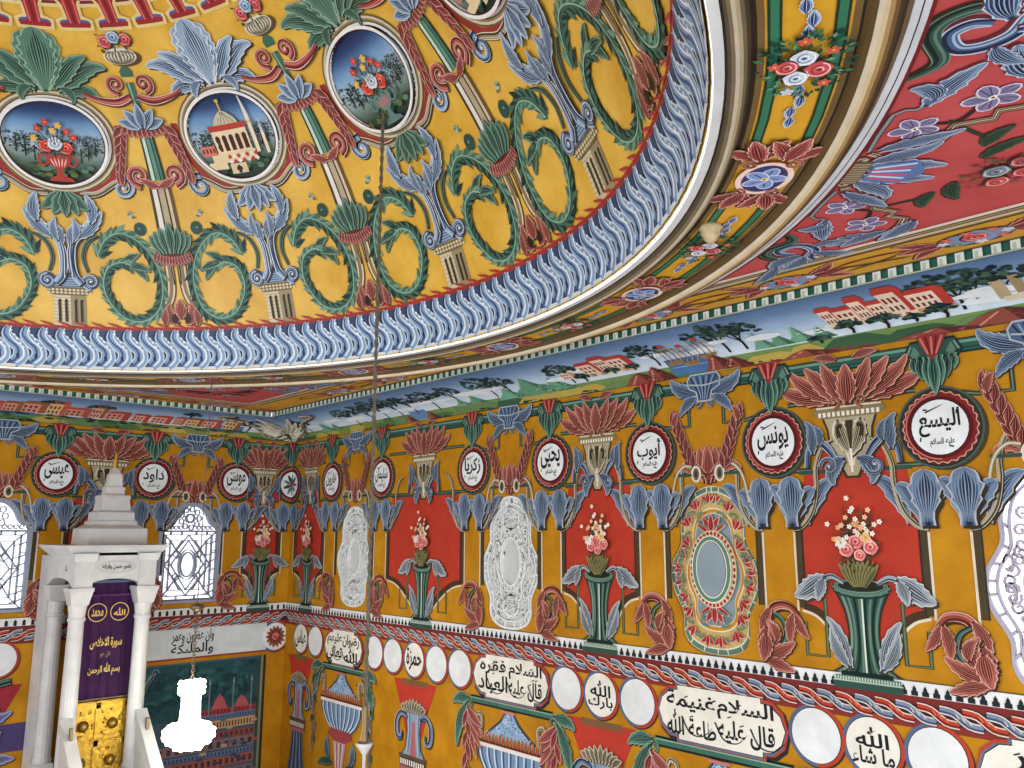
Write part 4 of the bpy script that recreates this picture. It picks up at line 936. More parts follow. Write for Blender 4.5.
for k in range(-1, 9):
    az = 56.8-7.24*k
    if dr is None: dr = drop_art().build('red_pendant', dmap(3.7), None, DPAINT); o = dr
    else: o = dr.copy(); COL.objects.link(o)
    put_dome(o, az, 3.7); tag(o, 'red fleur pendant of the crown, %s' % ['beyond the left edge', 'first from the left edge', 'second from the left edge', 'third from the left edge', 'fourth from the left edge, above the mosque palmette', 'fifth from the left edge', 'above the blue ribbed urn', 'above the tilted oval', 'hidden above the frame', 'far right above the frame'][k+1], 'painted pendant', 'red pendants of the dome crown')
# ------------------------------------------------------------------ wall friezes that run the whole length
def run_band(side):
    """saw-tooth ledge, rope band and mouldings; returns nothing"""
    sg = 1 if side == 'r' else -1; N = 9.6 if side == 'r' else 9.6
    root = None
    a = Art(.006, 1e-5); X = lambda v: sg*v
    a.rect(0, -.785, X(N), -.865, (222, 226, 226), 30); a.rect(0, -.865, X(N), -.905, (118, 44, 42), 30); a.rect(0, -.905, X(N), -.99, (70, 38, 44), 30); a.rect(0, -.99, X(N), -1.03, (128, 50, 44), 30); a.rect(0, -.785, X(N), -.791, (90, 84, 66), 30)
    o = a.build('trim_12' if side == 'r' else 'trim_13', wmap if side == 'r' else wmap); o['kind'] = 'structure'; put_wall(o, 0, 0)
    if side == 'l': o.location = (W, L, 0); o.rotation_euler = (0, 0, 0)
    a = Art(.009, 0); p = .0575 if side == 'r' else .075
    for k in range(int(N/p)):
        x = X(p*(k+.5))
        if side == 'r': a.poly([(x-.018, -.862), (x+.018, -.862), (x+.018, -.84), (x+.010, -.835), (x+.010, -.825), (x, -.808), (x-.010, -.825), (x-.010, -.835), (x-.018, -.84)], (32, 40, 46))
        else: a.poly([(x-.014, -.862), (x+.014, -.862), (x+.014, -.82), (x, -.805), (x-.014, -.82)], (40, 46, 44))
    a.build('saw_teeth', wmap, o)
    a = Art(.010, 3e-6); q = .115; n = int(N/q)
    for k in range(n):
        x = X(q*k); c = (178, 66, 44) if k % 2 else (116, 132, 158); d = (110, 36, 30) if k % 2 else (66, 78, 104)
        pts = [(x-X(.02), -.915), (x+X(.05), -.925), (x+X(.12), -.975), (x+X(.19), -.983)]
        if not sg > 0: pass
        a.ribbon(pts, .05, (52, 34, 40), 3); a.ribbon(pts, .042, (214, 206, 196), 3); a.ribbon(pts, .03, c, 3); a.ribbon(pts, .01, d, 3, off=-.008*sg)
        for j in range(3): f = (j+1)/4; a.ribbon([(x+X(.03+.12*f), -.925-.05*f+.012), (x+X(.045+.12*f), -.925-.05*f-.012)], .005, (214, 206, 196) if not k % 2 else (226, 120, 80), 1)
    a.build('rope_band', wmap, o)
    # green bar under the cove with ochre strip
    a = Art(.006, 1e-5); a.rect(0, .975, X(N), 1.052, (48, 88, 78), 30); a.rect(0, 1.03, X(N), 1.045, (108, 152, 134), 30); a.rect(0, .975, X(N), .985, (24, 46, 44), 30); a.rect(0, 1.052, X(N), 1.058, (60, 40, 30), 30); a.rect(0, 1.0, X(N), 1.006, (26, 54, 50), 30)
    a.build('green_rail', wmap, o)
    return o
tr_r = run_band('r'); tr_l = run_band('l')

# ------------------------------------------------------------------ wall ornaments
MED = [(.0, None, ''), (.94, 'هارون', 'medallion between the corner vase and the first white lace window'), (1.95, 'سليمان', 'medallion right behind the long cord, right of the first lace window'), (3.43, 'زكريا', 'calligraphy medallion above left of the lace window with oval centre'), (4.43, 'يحيى', 'calligraphy medallion between lace window and the narrow red panel'), (5.45, 'أيوب', 'calligraphy medallion left of the coloured blind window'), (6.45, 'يونس', 'calligraphy medallion right of the coloured blind window'), (7.47, 'اليسع', 'largest calligraphy medallion at right, beside the backlit window'), (8.5, None, 'medallion past the right picture edge'),
       (-.709, 'موسى', 'far wall calligraphy medallion right of the arched window'), (-1.635, 'داود', 'far wall calligraphy medallion right of the pulpit roof'), (-2.582, 'عيسى', 'far wall calligraphy medallion left of the pulpit roof'), (-3.54, None, 'far wall medallion past the left edge')]
def medallion(u, txt, label):
    A = []; a = Art(.004)
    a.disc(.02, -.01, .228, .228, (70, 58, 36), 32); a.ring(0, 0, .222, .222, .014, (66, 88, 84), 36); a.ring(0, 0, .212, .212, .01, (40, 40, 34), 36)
    a.disc(0, 0, .204, .204, (52, 30, 26), 104, 1, .035, 26); a.disc(0, 0, .199, .199, (206, 148, 132), 104, 1, .035, 26); a.disc(0, 0, .192, .192, (122, 36, 38), 104, 1, .025, 26); a.ring(-.003, .003, .178, .178, .006, (196, 120, 108), 36, arc=(.25, .75)); a.ring(0, 0, .164, .164, .016, (84, 24, 28), 36); A.append(('red_ring', a))
    a = Art(.008); a.disc(0, 0, .154, .156, (40, 30, 34), 32); a.disc(0, 0, .15, .152, (224, 230, 232), 32); A.append(('white_disc', a))
    if txt:
        a = Art(.010); a.text([(txt, 1.0)], .0, .025, .15, .22, INK); a.text([('عليه السلام', 1)], .01, -.085, .05, .13, INK)
        rnd = random.Random(txt)
        for k in range(4): an = .6+k*1.5; a.ribbon([(.115*math.cos(an), .115*math.sin(an)), (.13*math.cos(an+.15), .13*math.sin(an+.15))], .008, INK, 2)
        a.ribbon([(-.07, .085), (-.02, .105), (.03, .125)], .009, INK, 3, 1); A.append(('inscription', a))
    return A
def wthing(parts, name, label, cat, group, u, z=0.0, fn=wmap):
    r = empty(name, label, cat, group)
    if fn is wmap: put_wall(r, u, z)
    last = None
    for n_, a in [h for q in parts for h in halves(*q)]: last = a.build(n_, fn, last if n_ in ('inscription', 'flower') and last else r)
    return r
def WM2(x, y, h): return wrapmap(x, y+.585, h)
WM2.fine = .02
for u, txt, lb in MED:
    if u == 0:
        a = medallion(0, None, ''); b = Art(.01); 
        for k in range(9): an = 2*pi*k/9; b.leaf(.03*math.cos(an), .03*math.sin(an), an, .1, .035, DGREEN if k % 2 else PALE, st=1, n=6, lobes=2)
        b.disc(0, 0, .035, .035, (150, 60, 56), 10); a.append(('flower', b))
        wthing(a, 'calligraphy_medallion', 'flower medallion wrapped around the far corner of the room', 'medallion', 'round medallions under the frieze', 0, 0, WM2)
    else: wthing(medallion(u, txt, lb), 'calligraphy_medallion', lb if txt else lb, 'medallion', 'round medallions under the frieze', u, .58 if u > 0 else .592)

def tulips():
    A = []
    a = Art(.004)      # pilaster lines
    for sg in (-1, 1):
        a.poly([(sg*.11, -.44), (sg*.11, .1), (sg*.155, .1), (sg*.155, -.44)], (72, 62, 44)); a.poly([(sg*.102, -.46), (sg*.102, .09), (sg*.116, .09), (sg*.116, -.46)], (216, 206, 182))
        a.poly([(sg*.155, -.44), (sg*.155, .1), (sg*.162, .1), (sg*.162, -.44)], (40, 40, 40))
    A.append(('pilaster_lines', a))
    a = Art(.007)
    for sg in (-1, 1):
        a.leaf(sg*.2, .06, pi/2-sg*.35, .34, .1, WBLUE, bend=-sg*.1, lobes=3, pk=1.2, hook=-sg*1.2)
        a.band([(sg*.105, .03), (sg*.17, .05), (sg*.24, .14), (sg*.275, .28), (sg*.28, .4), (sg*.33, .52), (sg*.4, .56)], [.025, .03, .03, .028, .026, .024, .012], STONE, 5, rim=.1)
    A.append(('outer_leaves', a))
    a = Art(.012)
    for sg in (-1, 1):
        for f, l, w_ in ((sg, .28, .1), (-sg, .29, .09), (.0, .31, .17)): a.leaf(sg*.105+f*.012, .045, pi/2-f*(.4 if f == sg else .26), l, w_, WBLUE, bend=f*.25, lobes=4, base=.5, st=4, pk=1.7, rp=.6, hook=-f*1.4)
    A.append(('tulip_cups', a))
    return A
T = None
ulab = ['corner', 'first lace window, left side', 'cord, right of the first lace window', 'left of the oval centred lace window', 'right of the oval centred lace window', 'left of the coloured blind window', 'right of the coloured blind window', 'left of the backlit window', 'past the right edge']
for (u, txt, lb), nm in zip(MED[1:], ulab[1:]+['far wall, right of the arched window', 'far wall, just right of the pulpit roof', 'far wall, left of the pulpit roof', 'far wall, beyond the left edge']):
    l = 'pair of blue tulips on ochre pilaster: '+nm
    if T is None: T = wthing(tulips(), 'tulip_pilaster', l, 'painted tulips', 'blue tulip pilasters along the walls', u)
    else: put_wall(dup(T, l), u, 0)
wthing(tulips(), 'tulip_pilaster', 'blue tulips on the narrow pilaster in the far corner', 'painted tulips', 'blue tulip pilasters along the walls', 0, 0, wrapmap)

# red panels with vases
def panel(hw):
    a = Art(.002, 2e-5)
    top = [(-hw, -.44), (-hw, .08), (-hw+.04, .2), (-hw+.05, .37), (-.2, .37), (-.2, .5), (.2, .5), (.2, .37), (hw-.05, .37), (hw-.04, .2), (hw, .08), (hw, -.44)]
    low = [(hw, -.44), (hw*.75, -.47), (hw*.5, -.55), (.12, -.66), (-.12, -.66), (-hw*.5, -.55), (-hw*.75, -.47), (-hw, -.44)]
    A = []; a.poly(top+smooth(low, 3)[1:-1], (176, 58, 42)); A.append(('red_field', a))
    a = Art(.003, 3e-5)
    for sg in (-1, 1):
        a.ribbon([(sg*hw, -.43), (sg*hw*.75, -.46), (sg*hw*.5, -.54), (sg*.12, -.68)], .05, (70, 50, 34), 4); a.ribbon([(sg*(hw+.01), -.455), (sg*hw*.78, -.485), (sg*(hw*.5+.02), -.57), (sg*.13, -.72)], .016, (216, 206, 182), 4)
        a.rect(sg*hw, -.44, sg*(hw-.022), .3, (90, 40, 30)); a.rect(sg*(hw-.02), .36, sg*.1, .385, DGREEN['mid'])
        x0, x1 = sg*min(.25, hw*.62), sg*min(.37, hw*.98)
        for c, e in (((60, 66, 44), .026), ((96, 120, 88), .012)): a.ribbon([(x0, -.38), (x0, -.71), (x1, -.71), (x1, -.52)], e, c, 1)
    A.append(('panel_border', a))
    return A
def vase(sx):
    A = []
    a = Art(.013); a.rect(-.2*sx, -.87, .2*sx, -.83, DGREEN['mid']); a.rect(-.19*sx, -.83, .19*sx, -.80, DGREEN['lt']); a.rect(-.2*sx, -.832, .2*sx, -.824, (170, 190, 170)); a.rect(-.15*sx, -.80, .15*sx, -.775, DGREEN['dk'])
    [a.rect(-.19*sx+.016*sx*k, -.822, -.184*sx+.016*sx*k, -.805, (206, 214, 200)) for k in range(24)]; A.append(('plinth', a))
    a = Art(.01, 4e-5); L_ = [(.19, -.785), (.13, -.745), (.095, -.66), (.085, -.56), (.10, -.45), (.13, -.37), (.15, -.33)]
    for k, c in ((1.08, (34, 40, 28)), (1.0, DGREEN['mid'])): a.strip([(-x*sx*k, z) for x, z in smooth(L_, 4)], [(x*sx*k, z) for x, z in smooth(L_, 4)], c)
    for f, c in ((-.85, DGREEN['rim']), (-.6, DGREEN['lt']), (-.35, DGREEN['dk']), (-.12, DGREEN['lt']), (.0, (206, 220, 206)), (.15, DGREEN['dk']), (.4, DGREEN['lt']), (.62, DGREEN['dk']), (.86, DGREEN['lt'])): a.ribbon([(x*sx*f, z) for x, z in L_], .014 if abs(f) > .05 else .010, c, 4)
    A.append(('vase_body', a))
    a = Art(.014); a.disc(0, -.31, .175*sx, .058, (24, 50, 46), 30, 1, .05, 14); a.disc(0, -.305, .168*sx, .052, DGREEN['lt'], 30, 1, .05, 14); a.disc(0, -.297, .15*sx, .04, DGREEN['mid'], 28); a.disc(0, -.295, .135*sx, .03, (34, 40, 30), 24); a.ring(0, -.297, .14*sx, .035, .006, DGREEN['rim'], 26); A.append(('rim', a))
    a = Art(.016)
    for sg in (-1, 1):
        a.band([(sg*.1*sx, -.28), (sg*.17*sx, -.245), (sg*.24*sx, -.27)], [.02, .03, .03], PALE, 4)
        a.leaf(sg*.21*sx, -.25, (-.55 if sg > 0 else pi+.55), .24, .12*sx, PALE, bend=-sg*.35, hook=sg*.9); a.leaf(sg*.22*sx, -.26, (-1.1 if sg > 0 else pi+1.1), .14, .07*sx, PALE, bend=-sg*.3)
    A.append(('upper_leaves', a))
    a = Art(.012)
    for sg in (-1, 1):
        a.leaf(sg*.09*sx, -.76, pi/2-sg*.35, .31, .08*sx, PALE, bend=sg*.2, hook=-sg*.8); a.leaf(sg*.1*sx, -.75, pi/2-sg*.75, .24, .07*sx, PALE, bend=sg*.7)
    A.append(('lower_leaves', a))
    a = Art(.022); rnd = random.Random(4)
    for k in range(12): x = rnd.uniform(-.12, .12)*sx; a.ribbon([(0, -.3), (x*.5, -.15), (x, rnd.uniform(-.05, .18))], .006, (60, 70, 44), 3)
    for k in range(9): f = (k-4)/4; a.leaf(f*.03*sx, -.3, pi/2-f*.6, .16, .03, P((60, 50, 34), (150, 140, 90), (100, 96, 56), (50, 60, 40), (170, 160, 110)), st=1, n=6, lobes=1)
    a.tuft(0, .06, .075, 50, [(56, 66, 44), (84, 92, 60), (40, 54, 44)], 6, sx, .3); a.tuft(0, -.07, .13, 70, [(56, 66, 44), (84, 92, 60), (40, 54, 44), (110, 100, 70)], 5, sx, .22)
    for x, z, r, c in ((.0, -.045, .05, 0), (.085, -.075, .05, 0), (-.06, -.09, .05, 0), (-.09, -.05, .035, 1), (.06, -.02, .03, 2), (.02, -.12, .04, 0)):
        if c == 0: a.rose(x*sx, z, r*.9, ((214, 120, 118), (244, 206, 196), (150, 56, 60)))
        else: a.flower(x*sx, z, r*1.1, (220, 222, 214) if c == 1 else (226, 190, 110), (200, 150, 60), 7)
    for k in range(34):
        an = rnd.uniform(.15, pi-.15); q = rnd.uniform(.05, .21); x, z = q*math.cos(an)*sx*.9, -.06+q*math.sin(an)*1.35
        a.flower(x*(1-max(0, z-.05)*2.2), z, .017, rnd.choice([(238, 226, 206), (236, 190, 150), (240, 236, 226), (226, 170, 120)]), (190, 120, 60), 5)
    A.append(('bouquet', a))
    return A
def red_scroll(sg):
    a = Art(.012); F_ = lambda an: an if sg > 0 else pi-an
    a.band([(sg*.0, -.07), (sg*.07, .01), (sg*.17, .01), (sg*.235, -.07), (sg*.24, -.18)], [.02, .045, .055, .06, .07], WRED, 5)
    a.leaf(sg*.2, .0, F_(-.9), .22, .07, WRED, bend=-sg*.8); a.leaf(sg*.235, -.12, F_(-1.4), .2, .11, WRED, bend=-sg*.3)
    a.band([(sg*.19, -.03), (sg*.13, -.07), (sg*.105, -.15), (sg*.14, -.22)], [.02, .03, .035, .025], DGREEN, 4)
    a.leaf(sg*.04, -.03, F_(-1.9), .17, .06, WRED, bend=-sg*.5); a.leaf(sg*.05, -.03, F_(-1.2), .19, .065, WRED, bend=-sg*.5)
    a.leaf(sg*.24, -.26, F_(2.5), .22, .09, WRED, bend=-sg*1.5, hook=-sg*.9); a.leaf(sg*.26, -.29, F_(3.0), .24, .08, WRED, bend=-sg*.6); a.leaf(sg*.25, -.32, F_(3.3), .2, .07, WRED, bend=sg*.2); a.leaf(sg*.17, -.2, F_(1.9), .13, .06, WRED, bend=-sg*1.6); a.leaf(sg*.24, -.16, F_(-1.5), .17, .1, WRED, bend=sg*.2)
    return a
CAPB = [(.47, .3, .72), (2.69, .585, .86), (4.94, .365, .86), (6.96, .365, 1), (-.36, .2, .7), (-2.11, .33, 1)]
CN = ['right wall red panel by the corner', 'widest red panel', 'red panel between lace and coloured windows', 'red panel beside the backlit window', 'far wall red panel by the corner', 'far wall red panel behind the pulpit']
for (u, hw, sx), nm in zip(CAPB, CN):
    wthing(panel(hw), 'red_niche', nm+', dark edged', 'painted niche', 'red panels of the walls', u)
    if u != -2.11: wthing(vase(sx), 'flower_vase', 'green fluted vase with bouquet on the '+nm, 'painted vase', 'green flower vases along the walls', u)
SCR = [(u+sg*(hw+.02), sg, nm, u) for (u, hw, sx), nm in zip(CAPB, CN) for sg in (-1, 1)]
proto = {}
for x, sg, nm, uu in SCR:
    if uu*x < 0 or abs(x) < .17: continue
    l = 'red acanthus scroll, lower %s of the %s' % ('left' if sg < 0 else 'right', nm)
    if sg not in proto: o = proto[sg] = red_scroll(sg).build('red_scroll', wmap)
    else: o = proto[sg].copy(); COL.objects.link(o)
    put_wall(o, x, -.45); tag(o, l, 'painted scroll', 'red acanthus scrolls beside the panels')

def capital_art(sx):
    A = []; a = Art(.006)
    for c, e in (((60, 50, 34), .014), ((170, 160, 130), 0)): a.poly([(-.16-e, .7), (.16+e, .7), (.13+e, .62), (.12+e, .5), (.07+e, .42), (.03+e, .34-e), (-.03-e, .34-e), (-.07-e, .42), (-.12-e, .5), (-.13-e, .62)], c)
    for sg in (-1, 1): a.ribbon([(sg*.03, .66), (sg*.09, .66), (sg*.1, .58), (sg*.04, .52), (sg*.01, .4)], .011, (216, 210, 190), 4); a.leaf(sg*.07, .68, -pi/2+sg*-.1, .24, .09, STONE, bend=-sg*.5); a.ribbon([(sg*.045, .64), (sg*.075, .63), (sg*.07, .57)], .026, (60, 50, 36), 4)
    a.poly([(-.025, .67), (.025, .67), (0, .45)], (60, 52, 38)); a.ribbon([(0, .5), (0, .36)], .014, (232, 228, 210), 3); A.append(('bell', a))
    a = Art(.01); a.poly([(-.23, .72), (-.2, .76), (.2, .76), (.23, .72), (.17, .69), (-.17, .69)], (128, 116, 86)); a.rect(-.2, .75, .2, .762, (206, 200, 176)); [a.rect(-.19+.03*k, .70, -.172+.03*k, .728, (226, 222, 204)) for k in range(13)]; A.append(('abacus', a))
    a = Art(.014)
    for sg in (-1, 1):
        a.band([(sg*.285, .40), (sg*.27, .5), (sg*.22, .56), (sg*.15, .52), (sg*.1, .45)], [.03, .035, .04, .05, .03], WBLUE, 5)
        a.leaf(sg*.24, .48, pi/2-sg*.05, .22, .07, WBLUE, bend=sg*.5, hook=-sg*1.8); a.leaf(sg*.2, .53, pi/2+sg*.5, .14, .05, WBLUE, bend=-sg*1.5); a.leaf(sg*.04, .44, -pi/2+sg*1.3, .2, .09, WBLUE, bend=-sg*1.6, hook=-sg*.5); a.volute(sg*.14, .4, .06, WBLUE, 1.2, pi, sg)
    A.append(('blue_scrolls', a))
    return A
def redpalm_art():
    a = Art(.008)
    for sg in (-1, 1):
        for k, (an, l) in enumerate(((1.25, .38), (.95, .36), (.6, .3), (.3, .26))): a.leaf(sg*(.05+.02*(3-k)), .79, pi/2-sg*an, l, .1, WRED, bend=-sg*.3, hook=sg*(.9 if k < 2 else .2))
        a.volute(sg*.085, .785, .04, WRED, 1.2, -pi/2, -sg)
    a.leaf(0, .77, pi/2, .24, .12, WRED); a.leaf(-.05, 1.04, 2.7, .16, .05, WRED, bend=.5); a.leaf(.05, 1.04, .4, .16, .05, WRED, bend=-.5)
    return a
def glines(hw):
    a = Art(.003, 2e-5)
    for sg in (-1, 1):
        for e, c in ((.03, (60, 52, 28)), (.018, DGREEN['mid']), (.005, DGREEN['rim'])): a.ribbon([(sg*.2, .86), (sg*.28, .86), (sg*.28, .8), (sg*(hw-.1), .8)], e, c, 1); a.ribbon([(sg*.26, .385), (sg*(hw-.02), .385), (sg*(hw-.02), .44)], e, c, 1)
    return a
pr = {}
for (u, hw, sx), nm in zip(CAPB, CN):
    k = sx if sx < 1 else 1
    r = empty('painted_capital', 'stone capital with blue scrolls above the '+nm, 'painted capital', 'capitals above the red panels'); put_wall(r, u, 0)
    mp = (lambda k_: (lambda x, y, h: (x*k_, -h, y)))(min(1, sx*1.02) if sx < 1 else 1)
    for n_, a in capital_art(1): a.build(n_, mp, r)
    o = redpalm_art().build('red_palmette', mp); put_wall(o, u, 0); tag(o, 'spreading red palmette over the capital of the '+nm, 'painted palmette', 'red palmettes under the frieze rail')
    o = glines(hw+.13).build('green_fillet', wmap, r)
def winhead():
    A = []; a = Art(.006); a.leaf(-.03, .35, pi/2+.15, .24, .1, WRED, lobes=2); a.leaf(.03, .35, pi/2-.15, .24, .1, WRED, lobes=2); a.leaf(0, .34, pi/2, .26, .1, WRED, lobes=2)
    for sg in (-1, 1): a.leaf(sg*.02, .4, pi/2-sg*1.1, .26, .08, WRED, bend=-sg*.2, hook=-sg*1.2)
    A.append(('red_shell', a)); a = Art(.009)
    for sg in (-1, 1):
        a.ribbon([(sg*.15, .46), (sg*.2, .6), (sg*.28, .8)], .03, WRED['dk'], 4)
        for k in range(6):
            t = k/5; x, z = sg*(.13+.13*t), .44+.3*t; a.leaf(x, z, pi/2-sg*(.75-.3*t), .13, .05, WRED, bend=sg*.7, st=1, n=7, lobes=2); a.leaf(x, z, pi/2+sg*(.25), .12, .045, WRED, bend=-sg*.4, st=1, n=7, lobes=2)
        a.leaf(sg*.26, .74, pi/2-sg*.2, .12, .05, WRED, bend=sg*1.2, n=7)
    A.append(('red_horns', a)); a = Art(.012)
    for sg in (-1, 1):
        a.disc(sg*.095, .405, .034, .05, (60, 56, 44), 16); a.ring(sg*.095, .405, .034, .05, .016, (214, 212, 194), 18); a.ring(sg*.095, .405, .018, .032, .006, (130, 124, 100), 14)
        a.ribbon([(sg*.13, .4), (sg*.28, .4)], .02, DGREEN['mid'], 2); a.ribbon([(sg*.13, .455), (sg*.2, .46), (sg*.27, .38), (sg*.31, .2)], .022, STONE['mid'], 4); a.ribbon([(sg*.13, .455), (sg*.2, .46), (sg*.27, .38), (sg*.31, .2)], .007, STONE['rim'], 4)
    A.append(('ring_scrolls', a)); a = Art(.004, 2e-5)
    for sg in (-1, 1):
        for e, c in ((.03, (60, 52, 28)), (.018, DGREEN['mid']), (.005, DGREEN['rim'])): a.ribbon([(sg*.14, .92), (sg*.14, .74), (sg*.25, .74), (sg*.3, .8), (sg*.3, .74), (sg*.4, .76)], e, c, 1)
    A.append(('green_fillet', a)); return A
def bluecap():
    A = []; a = Art(.012)
    for sg in (-1, 1): a.leaf(sg*.06, .96, pi/2-sg*1.35, .27, .1, WBLUE, bend=sg*.15, hook=sg*1.1); a.leaf(sg*.06, .93, pi/2-sg*1.75, .2, .07, WBLUE, bend=-sg*1); a.volute(sg*.06, .905, .045, WBLUE, 1.4, -pi/2, -sg)
    A.append(('side_leaves', a)); a = Art(.018); a.poly([(-.05, .9), (.05, .9), (.07, .97), (.13, 1.0), (.14, 1.06), (.11, 1.1), (-.11, 1.1), (-.14, 1.06), (-.13, 1.0), (-.07, .97)], WBLUE['rim']); a.poly([(-.045, .91), (.045, .91), (.06, .975), (.12, 1.005), (.13, 1.055), (.105, 1.09), (-.105, 1.09), (-.13, 1.055), (-.12, 1.005), (-.06, .975)], WBLUE['mid'])
    for k in range(9): f = (k-4)/4; a.ribbon([(f*.03, .92), (f*.05, .98), (f*.11, 1.08)], .009, WBLUE['lt'] if k % 2 else WBLUE['dk'], 4)
    a.ribbon([(-.12, 1.03), (0, 1.015), (.12, 1.03)], .01, WBLUE['rim'], 4); A.append(('cup', a)); return A
WH = [(1.45, 'first lace window'), (3.93, 'lace window with oval centre'), (5.95, 'coloured blind window'), (7.99, 'backlit window at right'), (-1.18, 'arched window right of the pulpit'), (-3.08, 'arched window at the left edge')]
h0 = c0 = None
for u, nm in WH:
    l1 = 'red shell with leafy horns above the '+nm; l2 = 'blue cup palmette on the green rail above the '+nm
    if h0 is None: h0 = wthing(winhead(), 'horned_shell', l1, 'painted ornament', 'red horned shells above the windows', u); c0 = wthing(bluecap(), 'blue_palmette', l2, 'painted palmette', 'blue palmettes on the green rail', u)
    else: put_wall(dup(h0, l1), u, 0); put_wall(dup(c0, l2), u, 0)
def bracket():
    A = []; a = Art(.010)
    for c, e in (((24, 44, 42), .012), (DGREEN['mid'], 0)): a.poly([(-.15-e, 1.0), (-.12, 1.065+e), (.12, 1.065+e), (.15+e, 1.0), (.12, .955-e), (-.12, .955-e)], c)
    for sg in (-1, 1): a.ribbon([(sg*.14, 1.0), (sg*.115, 1.05)], .01, DGREEN['rim'], 1); a.ribbon([(sg*.14, 1.0), (sg*.115, .965)], .01, DGREEN['dk'], 1); a.poly([(sg*.1, 1.05), (sg*.12, 1.0), (sg*.1, .965), (sg*.07, 1.0)], DGREEN['lt'])
    A.append(('joint', a)); a = Art(.013)
    for x, l in ((-.1, .09), (.1, .09), (-.065, .13), (.065, .13), (-.03, .17), (.03, .17), (0, .22)): a.leaf(x, .98, -pi/2, l, .06, GREEN if abs(x) != .065 else DGREEN, lobes=1, st=1, n=8, base=.8)
    A.append(('green_drips', a)); a = Art(.018)
    a.poly([(-.085, 1.1), (.085, 1.1), (.05, 1.03), (.02, .98), (0, .955), (-.02, .98), (-.05, 1.03)], (142, 50, 48))
    for k in range(5): f = (k-2)/2; a.ribbon([(f*.06, 1.09), (f*.02, .99)], .012, (196, 110, 100) if k % 2 == 0 else (98, 28, 32), 2)
    A.append(('red_tassel', a)); return A
b0 = None
BN = ['cords hanging by the first lace window', 'wide red panel, its left end', 'wide red panel, its right end', 'medallion left of the narrow red panel', 'medallion left of the coloured blind window', 'medallion right of the coloured blind window', 'largest calligraphy medallion', 'right picture edge', 'far wall medallion nearest the corner', 'far wall medallion right of the pulpit roof', 'far wall medallion left of the pulpit roof', 'left picture edge on the far wall']
BN = ['medallion left of the first lace window', 'medallion behind the long cord', 'medallion left of the oval centred lace window', 'medallion right of the oval centred lace window', 'medallion left of the coloured blind window', 'medallion right of the coloured blind window', 'largest medallion at right', 'medallion past the right edge', 'far wall medallion nearest the corner', 'far wall medallion right of the pulpit roof', 'far wall medallion left of the pulpit roof', 'far wall medallion past the left edge']
for (u, _, _), nm in zip(MED[1:], BN):
    l = 'green bracket with red tassel above the '+nm
    if b0 is None: b0 = wthing(bracket(), 'rail_bracket', l, 'painted bracket', 'tasselled brackets of the green rail', u)
    else: put_wall(dup(b0, l), u, 0)
wthing(bracket(), 'rail_bracket', 'green bracket with dark tassel in the far corner of the rail', 'painted bracket', 'tasselled brackets of the green rail', 0, 0, wrapmap)

